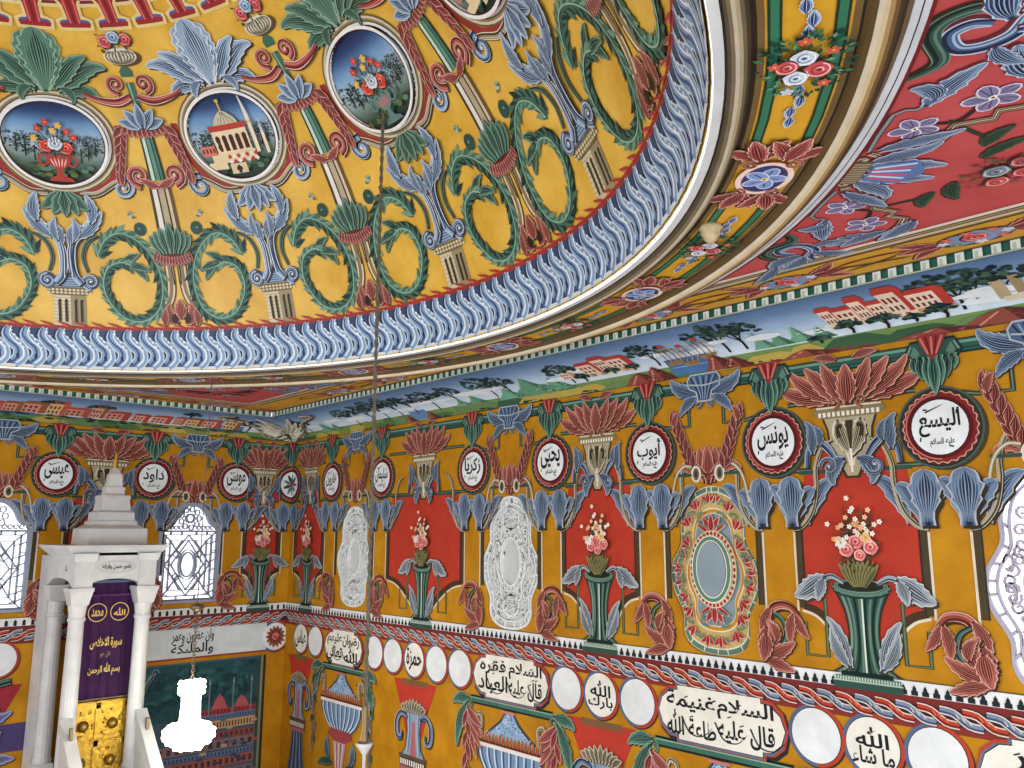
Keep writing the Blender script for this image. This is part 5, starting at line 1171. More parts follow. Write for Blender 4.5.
# ------------------------------------------------------------------ windows
def window_lobed(idx, u, z, kind, k):
    out = [(x*k, y*k) for x, y in wall_outline(0, 0, 'lobed')]
    r = bpy.data.objects.new('window_%d' % idx, None); COL.objects.link(r); r['kind'] = 'structure'; put_wall(r, u, z)
    pv = [(x*1.02, .035, y*1.01) for x, y in out]; pm = {'backlit': SKYPANE, 'stucco': PLASTER, 'painted': OCHRE}[kind]
    mesh('pane', pv, [tuple(t) for t in tessellate_polygon([[Vector((x, y, 0)) for x, _, y in pv]])], pm, r)
    def scl(f, g=None): g = f if g is None else g; return [(x*f, y*g) for x, y in out]
    def ringp(a, f0, g0, f1, g1, c): A = scl(f0, g0); B = scl(f1, g1); a.strip(A+[A[0]], B+[B[0]], c)
    def fz(x, y, h): return (x, .034-h, y)
    if kind == 'painted':
        white = (226, 228, 214); a = Art(.01, 1e-4); ringp(a, 1.0, 1.0, .9, .93, (92, 130, 112)); ringp(a, 1.0, 1.0, .985, .99, white); ringp(a, .905, .935, .885, .92, white); ringp(a, .885, .92, .62, .72, (196, 172, 110)); ringp(a, .64, .735, .62, .72, white); ringp(a, .62, .72, .56, .67, (204, 142, 40)); ringp(a, .565, .675, .555, .665, white); ringp(a, .555, .665, .02, .02, (132, 152, 160))
        n = 34; q = scl(.99); q2 = scl(.895, .925)
        for j in range(n): i = int(j*len(q)/n); a.ribbon([q[i], q2[i]], .008, white, 1)
        a.build('painted_border', fz, r); a = Art(.03, 8e-6)
        q = scl(.76, .83); m = 44
        for j in range(m):
            i = int(j*len(q)/m); x, y = q[i]; an = math.atan2(y, x)
            if j % 2: a.fan(x*.93, y*.95, an, 3, .6, .075, .028, P((206, 196, 160), (226, 190, 170), (162, 44, 46), (140, 34, 40), (200, 100, 90)), st=0, n=5, lobes=0)
            else:
                for sg in (-1, 1): a.ribbon([(x*1.04, y*1.02), (x+.03*math.cos(an+sg*1.6), y+.03*math.sin(an+sg*1.6)), (x*.95+.012*math.cos(an+sg*1.6), y*.96+.012*math.sin(an+sg*1.6))], .011, (92, 130, 112), 4)
        for sg in (-1, 1):
            a.fan(0, sg*.235, sg*pi/2, 5, .9, .13, .04, P((150, 160, 160), (226, 210, 200), (162, 44, 46), (140, 34, 40), (200, 100, 90)), st=0, n=6, lobes=0)
            for e in (-1, 1): a.ribbon([(e*.02, sg*.27), (e*.09, sg*.3), (e*.1, sg*.36), (e*.05, sg*.37)], .014, (92, 130, 112), 4); a.ribbon([(e*.3, sg*.06), (e*.24, sg*.1), (e*.25, sg*.04)], .014, (92, 130, 112), 4)
        a.disc(0, 0, .185, .255, (206, 196, 160), 40)
        for j in range(36): an = 2*pi*j/36; a.disc(.168*math.cos(an), .236*math.sin(an), .011, .013, (170, 50, 46), 8)
        a.build('painted_foliage', fz, r)
        a = Art(.05, 1e-4); a.disc(0, 0, .155, .222, (226, 228, 214), 40); a.disc(0, 0, .148, .214, (92, 130, 112), 40); a.disc(0, 0, .122, .19, (226, 228, 214), 40); a.disc(0, 0, .114, .182, (24, 40, 50), 40); a.build('oval_border', fz, r)
        p = [(.112*math.cos(2*pi*j/40), -.02, .18*math.sin(2*pi*j/40)) for j in range(40)]; mesh('oval_pane', p, [tuple(range(40))], GREYPANE, r)
        return r
    col = (236, 238, 240) if kind == 'stucco' else (184, 180, 196); dk = (122, 124, 124)
    if kind == 'stucco':
        a = Art(.006, 1e-5); ringp(a, 1, 1, .0, .0, (196, 202, 202)); rnd = random.Random(idx)
        for j in range(420):
            t = rnd.uniform(0, 1); i = int(t*len(out)); f = rnd.uniform(.35, .95); x, y = out[i % len(out)][0]*f, out[i % len(out)][1]*f; a.disc(x, y, .012, .012, rnd.choice([(116, 122, 122), (240, 244, 244), (90, 96, 96)]), 6)
        a.build('pierced_ground', fz, r)
    # raised lace: border rings, segments, scrolls
    S = Solid(); V = S.V; Fc = S.F
    def bar(pts, w_, d0=0.008, d1=.034, closed=False):
        n = len(pts); b = len(V)
        for i, p in enumerate(pts):
            p0 = pts[(i-1) % n] if closed or i else p; p1 = pts[(i+1) % n] if closed or i < n-1 else p; dx, dy = p1[0]-p0[0], p1[1]-p0[1]; l = math.hypot(dx, dy) or 1; nx, ny = -dy/l*w_/2, dx/l*w_/2
            V.extend([(p[0]+nx, d1, p[1]+ny), (p[0]+nx, d0, p[1]+ny), (p[0]-nx, d0, p[1]-ny), (p[0]-nx, d1, p[1]-ny)])
        for i in range(n if closed else n-1):
            j = (i+1) % n
            for e in range(3): Fc.append((b+4*i+e, b+4*i+e+1, b+4*j+e+1, b+4*j+e))
    bar(scl(.985), .022, .0, closed=True); bar(scl(.84, .88), .012, closed=True); bar(scl(.5, .62), .012, closed=True)
    q, q2 = scl(.97), scl(.85, .885)
    for j in range(26): i = int((j+.5)*len(q)/26); bar([q[i], q2[i]], .016)
    el = lambda rx, ry, n=36: [(rx*math.cos(2*pi*j/n), ry*math.sin(2*pi*j/n)) for j in range(n)]
    bar(el(.125*k, .2*k), .014, .0, closed=True); bar(el(.165*k, .245*k), .014, closed=True)
    for j in range(20): an = 2*pi*j/20; bar([(.125*k*math.cos(an), .2*k*math.sin(an)), (.165*k*math.cos(an), .245*k*math.sin(an))], .012)
    q = scl(.67, .75); m = 44 if kind == 'stucco' else 40
    for j in range(m):
        i = int(j*len(q)/m); x, y = q[i]; sc_ = .036*k; sg = 1 if j % 2 else -1
        sp_ = [(x+sc_*(1-t/13)*math.cos(sg*t*.75+j), y+sc_*(1-t/13)*math.sin(sg*t*.75+j)) for t in range(11)]; bar(sp_, .009, .006)
    for sg in (-1, 1):
        for j in range(7): an = sg*pi/2+(j-3)*.38; bar([(0, sg*.26*k), (.06*k*math.cos(an), sg*.26*k+.06*k*math.sin(an)), (.1*k*math.cos(an+.15), sg*.26*k+.1*k*math.sin(an+.15))], .010)
        bar(el(.09*k, .09*k, 20) and [(x, y+sg*.36*k) for x, y in el(.1*k, .085*k, 20)], .014, closed=True)
        for j in range(5): an = 2*pi*j/5; bar([(.05*k*math.cos(an)+.025*math.cos(t), sg*.36*k+.05*k*math.sin(an)+.02*math.sin(t)) for t in [h*.8 for h in range(8)]], .008)
        for e in (-1, 1): bar([(e*(.24+.02*math.cos(t))*k, (sg*.07+.04*math.sin(t))*k) for t in [h*.7 for h in range(9)]], .01)
    S.build('lace_grille', LACE if kind == 'stucco' else LILAC, r)
    if kind == 'stucco': S2 = mesh('oval_pane', [(.115*math.cos(2*pi*j/36)*k, .03, .19*math.sin(2*pi*j/36)*k) for j in range(36)], [tuple(range(36))], mat_solid('milky_glass', (226, 220, 226), .4, emit=.25), r)
    return r
for i, (u, z, kind, k) in enumerate(RWIN): window_lobed(i+1, u, z, kind, k)
def window_arched(idx, u, z):
    out = wall_outline(0, 0, 'arched'); r = bpy.data.objects.new('window_%d' % idx, None); COL.objects.link(r); r['kind'] = 'structure'; put_wall(r, u, z)
    pv = [(x, .08, y) for x, y in out]; mesh('pane', pv, [tuple(t) for t in tessellate_polygon([[Vector((x, y, 0)) for x, _, y in pv]])], SKYPANE, r)
    S = Solid(); V = S.V; Fc = S.F
    def bar(pts, w_, d0=0.02, closed=False):
        n = len(pts); b = len(V)
        for i, p in enumerate(pts):
            p0 = pts[(i-1) % n] if closed or i else p; p1 = pts[(i+1) % n] if closed or i < n-1 else p; dx, dy = p1[0]-p0[0], p1[1]-p0[1]; l = math.hypot(dx, dy) or 1; nx, ny = -dy/l*w_/2, dx/l*w_/2
            V.extend([(p[0]+nx, .06, p[1]+ny), (p[0]+nx, d0, p[1]+ny), (p[0]-nx, d0, p[1]-ny), (p[0]-nx, .06, p[1]-ny)])
        for i in range(n if closed else n-1):
            j = (i+1) % n
            for e in range(3): Fc.append((b+4*i+e, b+4*i+e+1, b+4*j+e+1, b+4*j+e))
    sc_ = lambda f: [(x*f, y*f) for x, y in out]; bar(sc_(.965), .04, -.01, True); R2 = [(-.255, -.46), (.255, -.46), (.255, .19), (-.255, .19)]; bar(R2, .018, closed=True); bar([(-.2, -.4), (.2, -.4), (.2, .13), (-.2, .13)], .012, closed=True)
    bar([(-.32, .23), (.32, .23)], .02); bar([(-.3, -.5), (.3, -.5)], .012)
    el = lambda cx, cy, rx, ry, n=28: [(cx+rx*math.cos(2*pi*j/n), cy+ry*math.sin(2*pi*j/n)) for j in range(n)]
    bar(el(0, -.13, .075, .13), .014, closed=True); bar(el(0, -.13, .1, .16), .008, closed=True); bar([(0, .13), (.18, -.13), (0, -.4), (-.18, -.13)], .012, closed=True); bar([(0, .19), (.25, -.13), (0, -.46), (-.25, -.13)], .010, closed=True)
    for sx in (-1, 1):
        bar([(sx*.2, .13), (sx*.1, -.02)], .01); bar([(sx*.2, -.4), (sx*.1, -.24)], .01); bar([(sx*.255, .02), (sx*.32, .02)], .01); bar([(sx*.255, -.3), (sx*.32, -.3)], .01); bar([(sx*.255, -.13), (sx*.175, -.13)], .01); bar([(sx*.2, .13), (sx*.3, .22)], .01); bar([(sx*.2, -.4), (sx*.3, -.5)], .01); bar([(sx*.07, -.4), (sx*.2, -.2)], .008); bar([(sx*.07, .13), (sx*.2, -.06)], .008)
    bar(el(0, .37, .045, .045, 16), .022, closed=True)
    for j in range(9): an = 2*pi*j/9; bar(el(.1*math.cos(an), .37+.1*math.sin(an), .026, .03, 9), .008, closed=True)
    for sx in (-1, 1):
        for j in range(4): bar([(sx*(.1+.05*j)+.02*math.cos(t), .27+.02*math.sin(t)) for t in [h*.8 for h in range(8)]], .008)
    for cx_, cy_ in ((-.12, -.02), (.12, -.02), (-.12, -.26), (.12, -.26)): bar([(cx_-.045, cy_), (cx_, cy_+.045), (cx_+.045, cy_), (cx_, cy_-.045)], .008, closed=True)
    for sx in (-1, 1):
        for z_ in (.1, -.02, -.1, -.2, -.36, -.44): bar([(sx*.255, z_), (sx*.2, z_-.01)], .008); bar([(sx*.32, z_+.03), (sx*.255, z_)], .009)
        bar([(sx*.1, -.5), (sx*.1, -.46)], .01); bar([(sx*.2, .19), (sx*.2, .23)], .012); bar([(sx*.08, .19), (sx*.08, .23)], .012)
    S.build('lace_grille', mat_solid('blue_grey_stucco', (148, 158, 178), .7) if 'blue_grey_stucco' not in MATS else MATS['blue_grey_stucco'], r); return r
for i, (u, z, _) in enumerate(LWIN): window_arched(5+i, u, z)

# ------------------------------------------------------------------ lower register
def blank(u, lab, txt=None, sub=None, z=-1.165, grp='white discs below the rope band'):
    a = Art(.006)
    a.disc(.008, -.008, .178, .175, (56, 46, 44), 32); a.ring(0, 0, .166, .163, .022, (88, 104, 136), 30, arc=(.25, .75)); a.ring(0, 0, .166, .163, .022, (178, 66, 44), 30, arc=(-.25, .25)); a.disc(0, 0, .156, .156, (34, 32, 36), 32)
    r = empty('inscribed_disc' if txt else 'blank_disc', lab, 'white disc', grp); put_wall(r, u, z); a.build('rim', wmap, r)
    b = Art(.010); b.disc(0, 0, .152, .153, (222, 228, 230) if not txt else (228, 228, 218), 32); bd = b.build('white_disc', wmap, r)
    if txt:
        c = Art(.012); c.text(txt, 0, .0, .2, .24, INK); c.build('inscription', wmap, bd)
    return r
for u, lab, txt in [(.394, 'small disc inscribed in black, near the far corner', [('عباس', 1)]), (.724, 'blank disc left of the first small cartouche', None), (1.904, 'blank disc behind the cord, right of the first cartouche', None), (2.236, 'blank disc left of the inscribed disc under the wide red panel', None), (2.59, 'disc with a short name inscribed, among four blank discs', [('حمزة', 1)]), (2.936, 'blank disc right of the inscribed disc under the wide red panel', None), (3.278, 'blank disc touching the left end of the middle cartouche', None), (4.584, 'blank disc touching the right end of the middle cartouche', None), (4.934, 'disc inscribed in two lines, under the red panel between the blank discs', [('الله', 1), ('بارك', .8)]), (5.283, 'blank disc touching the left end of the largest cartouche', None), (6.624, 'blank disc right of the largest cartouche', None), (6.961, 'inscribed disc at lower right, two lines of script', [('الله', 1), ('ما شاء', .9)]), (7.308, 'blank disc at the bottom right corner region', None), (-2.92, 'blank disc left of the pulpit, cut by its column', None)]:
    blank(u, lab, txt)
r = blank(-.13, 'disc with a red brown rosette in the far corner below the rope band'); b = Art(.013)
for k in range(14): an = 2*pi*k/14; b.leaf(0, 0, an, .12, .045, P((90, 70, 50), (170, 120, 90), (140, 60, 50), (60, 40, 36), (190, 120, 90)), st=1, n=6, lobes=2)
b.rose(0, 0, .045); b.build('rosette', wmap, r)
def cart(u, hw, lines, lab, h=.172, z=-1.18):
    r = empty('calligraphy_cartouche', lab, 'cartouche', 'white cartouches below the rope band'); put_wall(r, u, z)
    def shp(e, k=0): 
        x = hw+e; y = h+e; q = []
        for sx, sy in ((1, 1), (1, -1), (-1, -1), (-1, 1)):
            seg = [(x-.16, y), (x-.16, y-.03), (x-.1, y-.035), (x-.03, y-.09), (x, 0)]; seg = [(sx*a_, sy*b_) for a_, b_ in seg]
            q += seg if (sx*sy > 0) else seg[::-1]
        return [p for i, p in enumerate(q) if i == 0 or p != q[i-1]]
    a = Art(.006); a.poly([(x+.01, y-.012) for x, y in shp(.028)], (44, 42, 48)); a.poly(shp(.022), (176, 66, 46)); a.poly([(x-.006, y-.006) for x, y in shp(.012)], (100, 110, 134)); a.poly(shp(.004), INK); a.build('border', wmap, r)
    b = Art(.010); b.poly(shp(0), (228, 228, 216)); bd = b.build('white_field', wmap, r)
    c = Art(.012)
    if isinstance(lines[0], list): c.text(lines[0], hw*.42, .0, h*1.62, hw*.86, INK); c.text(lines[1], -hw*.45, .0, h*1.62, hw*.82, INK)
    else: c.text(lines, 0, 0, h*1.5, hw*1.62, INK)
    rnd = random.Random(len(lab))
    for k in range(8): x = rnd.uniform(-hw*.7, hw*.7); y = rnd.choice([-.02, .02, .1, -.12]); c.ribbon([(x, y), (x+.03, y+.012)], .007, INK, 2)
    for k in range(3): x = -hw*.6+hw*.55*k; c.ribbon([(x, -.02), (x+.06, -.115), (x+.16, -.125), (x+.24, -.06)], .012, INK, 5, 1)
    c.build('inscription', wmap, bd); return r
cart(1.31, .37, [[('رضوان', .9), ('الله', 1)], [('عليهم', .9), ('تعالى', 1)]], 'small white calligraphy cartouche nearest the corner on the right wall')
cart(3.93, .455, [[('السلام', .9), ('قال عليه', 1)], [('فقره', .8), ('العباد', 1)]], 'white calligraphy cartouche under the oval centred lace window')
cart(5.95, .475, [[('السلام', .9), ('قال عليه', 1)], [('غنيمة', .8), ('طاعة الله', 1)]], 'largest white calligraphy cartouche, under the coloured blind window')
cart(7.99, .475, [[('السلام', .9), ('قال عليه', 1)], [('نور', .8), ('الصلاة', 1)]], 'cream cartouche cut by the bottom right corner')
cart(-3.34, .3, [('شريف', 1)], 'rounded cream cartouche end at the left picture edge', .165, -1.16)
# green rail with scroll ends and red fields under the discs
def grail(u, hw, nm):
    r = empty('green_scroll_rail', nm, 'painted rail', 'green scroll rails under the cartouches'); put_wall(r, u, 0); a = Art(.006)
    a.rect(-hw, -1.43, hw, -1.36, DGREEN['dk']); a.rect(-hw, -1.415, hw, -1.375, GREEN['mid']); a.rect(-hw, -1.385, hw, -1.378, GREEN['rim']); a.build('rail', wmap, r); a = Art(.01)
    for sg in (-1, 1):
        a.volute(sg*(hw+.02), -1.44, .05, GREEN, 1.2, pi/2, sg); a.leaf(sg*(hw+.02), -1.39, -.15 if sg > 0 else pi+.15, .24, .09, GREEN, bend=sg*.3, hook=-sg*1.4); a.leaf(sg*(hw+.05), -1.44, -.9 if sg > 0 else pi+.9, .4, .1, GREEN, bend=-sg*.7)
    for n_, h in halves('scroll_ends', a): h.build(n_, wmap, r)
    return r
for u, hw, nm in ((1.31, .4, 'green scroll ended rail under the small cartouche by the corner'), (3.93, .5, 'green scroll ended rail under the middle cartouche'), (5.95, .52, 'green scroll ended rail under the largest cartouche'), (7.95, .5, 'green scroll ended rail past the lower right edge')): grail(u, hw, nm)
def fount(u, nm, sx=1.0):
    A = []; a = Art(.004); a.poly([(-.34*sx, -1.36), (.34*sx, -1.36), (.22*sx, -1.6), (.12*sx, -1.85), (-.12*sx, -1.85), (-.22*sx, -1.6)], (182, 60, 46)); a.rect(-.2*sx, -1.4, .2*sx, -1.35, (120, 88, 60)); A.append(('red_field', a))
    a = Art(.008); 
    for c, e in (((44, 50, 66), .015), (WBLUE['lt'], 0)): a.poly([(-.12*sx-e, -1.63), (.12*sx+e, -1.63), (.09*sx+e, -1.8), (.11*sx+e, -1.95), (.18*sx+e, -2.04), (-.18*sx-e, -2.04), (-.11*sx-e, -1.95), (-.09*sx-e, -1.8)], c)
    a.poly([(-.02*sx, -1.72), (.02*sx, -1.72), (.05*sx, -2.03), (-.05*sx, -2.03)], (176, 100, 104)); [a.ribbon([(x*.8*sx, -1.65), (x*.7*sx, -1.8), (x*sx, -2.0)], .012, WBLUE['mid'] if i % 2 else WBLUE['rim'], 3) for i, x in enumerate((-.11, -.08, .08, .11))]; A.append(('vase_body', a))
    a = Art(.012)
    for sg in (-1, 1): a.band([(sg*.1*sx, -1.68), (sg*.2*sx, -1.66), (sg*.27*sx, -1.74), (sg*.26*sx, -1.86), (sg*.2*sx, -1.88), (sg*.18*sx, -1.82)], [.03, .05, .06, .06, .04, .03], WBLUE, 5)
    A.append(('handles', a)); a = Art(.014); 
    for k in range(9): f = (k-4)/4; a.leaf(f*.12*sx, -1.64, pi/2-f*.7, .13-.03*abs(f), .05, STONE, bend=-f*.8, st=1, n=7, lobes=1)
    A.append(('shell_top', a)); a = Art(.014); a.poly([(-.22*sx, -2.02), (.22*sx, -2.02), (.2*sx, -2.06), (-.2*sx, -2.06)], (90, 76, 56)); a.rect(-.2*sx, -2.05, .2*sx, -2.12, (60, 50, 50)); [a.rect((-.19+.035*k)*sx, -2.06, (-.17+.035*k)*sx, -2.11, (226, 222, 210)) for k in range(11)]; a.rect(-.2*sx, -2.12, .2*sx, -2.16, (170, 100, 100)); A.append(('dentil_cap', a))
    a = Art(.01); a.poly([(-.14*sx, -2.16), (.14*sx, -2.16), (.17*sx, -2.4), (.26*sx, -2.7), (-.26*sx, -2.7), (-.17*sx, -2.4)], WBLUE['mid']); [a.ribbon([(x*.8*sx, -2.17), (x*sx, -2.4), (x*1.5*sx, -2.7)], .016, WBLUE['lt'] if i % 2 else WBLUE['dk'], 3) for i, x in enumerate((-.13, -.09, -.05, 0, .05, .09, .13))]; A.append(('flared_base', a))
    return wthing(A, 'fountain_vase', nm, 'painted vase', 'blue handled vases of the lower wall', u)
for u, nm, sx in ((.4, 'grey blue vase with shell top next to the corner on lower right wall', .85), (2.6, 'blue handled vase with shell top under the disc with a short name', 1), (4.93, 'handled vase with grey shell top on red, bottom centre edge', 1), (6.96, 'handled vase past the bottom edge', 1)): fount(u, nm, sx)
def bowl(u, nm):
    A = []; a = Art(.008)
    a.poly([(-.05, -1.44), (.05, -1.44), (.12, -1.52), (.28, -1.63), (.4, -1.68), (-.4, -1.68), (-.28, -1.63), (-.12, -1.52)], (60, 66, 80)); a.poly([(-.04, -1.45), (.04, -1.45), (.1, -1.53), (.26, -1.64), (.38, -1.68), (-.38, -1.68), (-.26, -1.64), (-.1, -1.53)], (140, 172, 204))
    rnd = random.Random(3)
    for k in range(90): t = rnd.random(); x = rnd.uniform(-1, 1)*(.04+.3*t*t+.04*t); a.disc(x, -1.46-.2*t, .009, .007, rnd.choice([(76, 106, 150), (196, 214, 226)]), 5)
    for k in range(18): x = -.38+.0447*k; a.leaf(x, -1.7, pi/2, .07, .03, P((80, 40, 30), (226, 190, 130), (190, 96, 60), (120, 50, 40), (226, 180, 110)), st=0, n=5, lobes=0)
    a.rect(-.08, -1.45, .08, -1.43, (196, 120, 110)); A.append(('domed_lid', a)); a = Art(.012); a.rect(-.42, -1.72, .42, -1.70, (110, 40, 40)); a.rect(-.41, -1.75, .41, -1.72, (226, 222, 214)); A.append(('rim', a))
    a = Art(.01); o_ = [(.38, -1.75), (.37, -1.83), (.3, -1.93), (.2, -2.0), (.17, -2.05)]
    a.strip([(-x-.015, z) for x, z in smooth(o_, 4)], [(x+.015, z) for x, z in smooth(o_, 4)], (44, 54, 72)); a.strip([(-x, z) for x, z in smooth(o_, 4)], [(x, z) for x, z in smooth(o_, 4)], (116, 146, 180))
    for k in range(9): f = (k-4)/4.2; a.ribbon([(x*f, z) for x, z in o_], .035, (60, 84, 126), 4, 0, off=.012); a.ribbon([(x*f, z) for x, z in o_], .018, (200, 216, 228), 4)
    A.append(('fluted_bowl', a)); a = Art(.014); a.poly([(-.2, -2.0), (.2, -2.0), (.24, -2.06), (.1, -2.12), (-.1, -2.12), (-.24, -2.06)], (156, 70, 76)); a.poly([(-.12, -2.12), (.12, -2.12), (.07, -2.4), (.12, -2.7), (-.12, -2.7), (-.07, -2.4)], (190, 150, 156)); [a.ribbon([(x, -2.13), (x*.6, -2.4), (x, -2.7)], .014, (120, 56, 70) if i % 2 else (226, 214, 214), 4) for i, x in enumerate((-.09, -.05, -.01, .03, .07))]; A.append(('pedestal', a))
    a = Art(.012)
    for sg in (-1, 1): a.band([(sg*.36, -1.66), (sg*.34, -1.53), (sg*.4, -1.5), (sg*.43, -1.58)], [.03, .03, .03, .02], STONE, 5); a.leaf(sg*.2, -2.3, pi/2-sg*.9, .22, .1, WBLUE, bend=sg*1.5); a.leaf(sg*.14, -2.34, pi/2-sg*1.5, .3, .08, DGREEN, bend=-sg*.5)
    A.append(('handles', a)); return wthing(A, 'fluted_bowl', nm, 'painted bowl', 'blue fluted bowls of the lower wall', u)
for u, nm in ((1.31, 'blue fluted bowl with domed lid under the cartouche nearest the corner'), (3.93, 'blue fluted bowl with domed lid under the middle cartouche'), (5.95, 'blue fluted bowl lid peeking above the bottom edge under the largest cartouche'), (7.99, 'blue fluted bowl past the lower right edge')): bowl(u, nm)
def drape(sg):
    a = Art(.012)
    for k in range(4): a.leaf(0, -1.47, -pi/2-sg*(.1+.22*k), .42-.06*k, .07, RED, bend=-sg*.45, lobes=1)
    for k in range(7): a.leaf(sg*.01, -1.5-.085*k, -pi/2+(.35 if k % 2 else -.35), .15, .06, RED if sg else STONE, bend=0, st=1, n=7, lobes=2)
    return a
for sg in (-1, 1):
    o = drape(sg).build('red_drape', wmap); put_wall(o, 3.93-sg*-.5 if False else 3.93+sg*.53, 0); tag(o, 'red leafy drape hanging %s of the middle fluted bowl' % ('left' if sg < 0 else 'right'), 'painted drape', 'red drapes beside the bowls')
    o2 = o.copy(); COL.objects.link(o2); put_wall(o2, 5.95+sg*.55, 0); tag(o2, 'red leafy drape hanging %s of the bowl under the largest cartouche' % ('left' if sg < 0 else 'right'), 'painted drape', 'red drapes beside the bowls')
    a = Art(.012); GS = P((60, 54, 40), (190, 186, 170), (128, 122, 116), (60, 56, 60), (186, 184, 180))
    a.ribbon([(0, -1.45), (0, -2.15)], .03, (96, 90, 84), 6)
    for k in range(10): a.leaf(.0+.02*math.sin(k), -1.5-.07*k, -pi/2+(.5 if k % 2 else -.5), .12*(1-.04*k), .05, GS if k % 3 else DGREEN, st=1, n=7, lobes=2)
    a.leaf(0, -2.1, -pi/2, .22, .04, GS, st=1); a.tuft(-sg*.12, -1.5, .1, 30, [(96, 90, 80), (60, 70, 56), (150, 140, 120)], 3, 1.2, .3)
    o = a.build('grey_garland', wmap); put_wall(o, 1.31+sg*.56, 0); tag(o, 'grey leaf garland hanging %s of the bowl nearest the corner' % ('left' if sg < 0 else 'right'), 'painted garland', 'grey garlands beside the corner bowl')
# ---- far wall lower register: white inscription band, dark city mural
r = empty('inscription_band', 'white inscription band with black script above the dark mural', 'inscription band'); put_wall(r, -1.0, 0)
a = Art(.006); a.poly([(-.66, -1.325), (.78, -1.325), (.8, -1.31), (.82, -1.28), (.84, -1.17), (.8, -1.02), (.78, -.985), (-.66, -.985)], (150, 52, 50)); a.build('border', wmap, r)
a = Art(.009); a.poly([(-.66, -1.305), (.76, -1.305), (.76, -1.28), (.79, -1.27), (.82, -1.17), (.79, -1.06), (.76, -1.04), (.76, -1.005), (-.66, -1.005)], (206, 216, 218)); a.build('white_field', wmap, r)
a = Art(.012); a.text([('وان عضون وعمر', 1), ('والملىكة', .9)], -.09, -1.155, .27, .46, INK); a.build('inscription', wmap, r)
r = empty('city_mural', 'dark blue green mural of a city with arcades and towers, behind the chandelier', 'mural'); put_wall(r, -1.05, 0)
a = Art(.005, 3e-5); a.rect(-.62, -3.4, .75, -1.36, (66, 90, 104)); a.rect(-.6, -1.95, .73, -1.38, (40, 78, 84)); a.build('night_sky', wmap, r)
a = Art(.007, 2e-5); rnd = random.Random(8)
for k in range(160): a.disc(rnd.uniform(-.55, .7), -1.42-.45*rnd.random(), .05*rnd.random()+.02, .03, rnd.choice([(30, 62, 66), (50, 92, 92), (36, 70, 80)]), 7)
a.build('dark_trees', wmap, r)
a = Art(.010, 2e-5)
def row(z, h, c, n, c2, x0=-.1, x1=.72):
    a.rect(x0, z-h, x1, z, c)
    for k in range(n): x = x0+(x1-x0)*(k+.2)/n; a.rect(x, z-h*.85, x+(x1-x0)/n*.5, z-h*.25, c2)
for j, (z, h, c, n, c2) in enumerate([(-1.88, .06, (150, 66, 66), 20, (110, 44, 50)), (-1.94, .05, (96, 116, 150), 26, (50, 66, 100)), (-2.0, .09, (190, 156, 110), 24, (90, 66, 56)), (-2.12, .07, (140, 74, 70), 14, (80, 50, 56)), (-2.2, .1, (128, 108, 110), 12, (70, 56, 66)), (-2.32, .05, (96, 116, 150), 26, (50, 66, 100)), (-2.38, .1, (150, 90, 84), 16, (70, 50, 60)), (-2.5, .12, (110, 100, 116), 12, (66, 56, 70)), (-2.65, .3, (90, 90, 110), 8, (56, 56, 76))]): row(z, h, c, n, c2, -.1+.0*j if j < 4 else -.35, .72)
for x in (-.05, .18, .45, .66): a.rect(x-.008, -1.95, x+.008, -1.62, (110, 120, 126)); a.poly([(x-.012, -1.62), (x+.012, -1.62), (x, -1.55)], (140, 150, 156))
for x, h in ((.3, .16), (.55, .12)): a.poly([(x-.09, -1.88), (x+.09, -1.88), (x+.05, -1.88+h*.6), (x, -1.88+h), (x-.05, -1.88+h*.6)], (170, 90, 96))
for k in range(60): x, z = rnd.uniform(-.55, .7), rnd.uniform(-2.9, -2.0); a.rect(x, z, x+.07, z+.03, rnd.choice([(150, 84, 80), (86, 100, 130), (176, 150, 120), (60, 70, 90)]))
a.build('buildings', wmap, r)
a = Art(.012); a.band([(-.58, -2.3), (-.6, -1.9), (-.52, -1.6), (-.44, -1.46)], .05, P((26, 40, 44), (130, 156, 160), (70, 104, 112), (30, 50, 60), (140, 166, 170)), 5); a.volute(-.42, -1.44, .05, P((26, 40, 44), (130, 156, 160), (70, 104, 112), (30, 50, 60), (140, 166, 170)), 1.2); a.build('side_scroll', wmap, r)
a = Art(.008); [a.poly([(x, -1.36), (x+.03, -1.36), (x+.03, -3.2), (x, -3.2)], c) for x, c in ((.73, (60, 70, 60)), (.76, (120, 130, 104)), (.79, (50, 44, 34)))]; a.build('frame', wmap, r)
# ornament left of the pulpit
r = empty('scroll_ornament', 'blue and purple scroll ornament on ochre left of the pulpit, bottom left', 'painted ornament'); put_wall(r, -2.9, 0); a = Art(.006)
a.poly([(-.35, -1.4), (.2, -1.4), (.05, -1.7), (-.3, -1.75)], (150, 44, 56)); a.rect(-.4, -1.75, .3, -2.0, (76, 66, 110)); a.build('red_field', wmap, r); a = Art(.01)
a.band([(-.4, -1.38), (-.15, -1.4), (.1, -1.36)], .06, DGREEN, 5); PUR = P((50, 40, 50), (176, 186, 210), (92, 96, 150), (44, 36, 76), (150, 160, 196))
for x, z, an, l, b in ((-.3, -1.45, -.8, .3, .8), (-.05, -1.5, -1.2, .3, -.6), (-.2, -1.7, -.2, .35, .8), (-.3, -1.85, .3, .3, -1), (.05, -1.8, -2.2, .3, .9), (-.1, -2.1, .4, .3, -.6), (-.35, -2.3, .5, .35, .6), (-.1, -2.5, 2.3, .3, .5)): a.leaf(x, z, an, l, .1, PUR, bend=b)
a.volute(-.12, -1.9, .1, PUR, 1.5); a.volute(-.34, -1.95, .08, PUR, 1.5); a.build('scrolls', wmap, r)

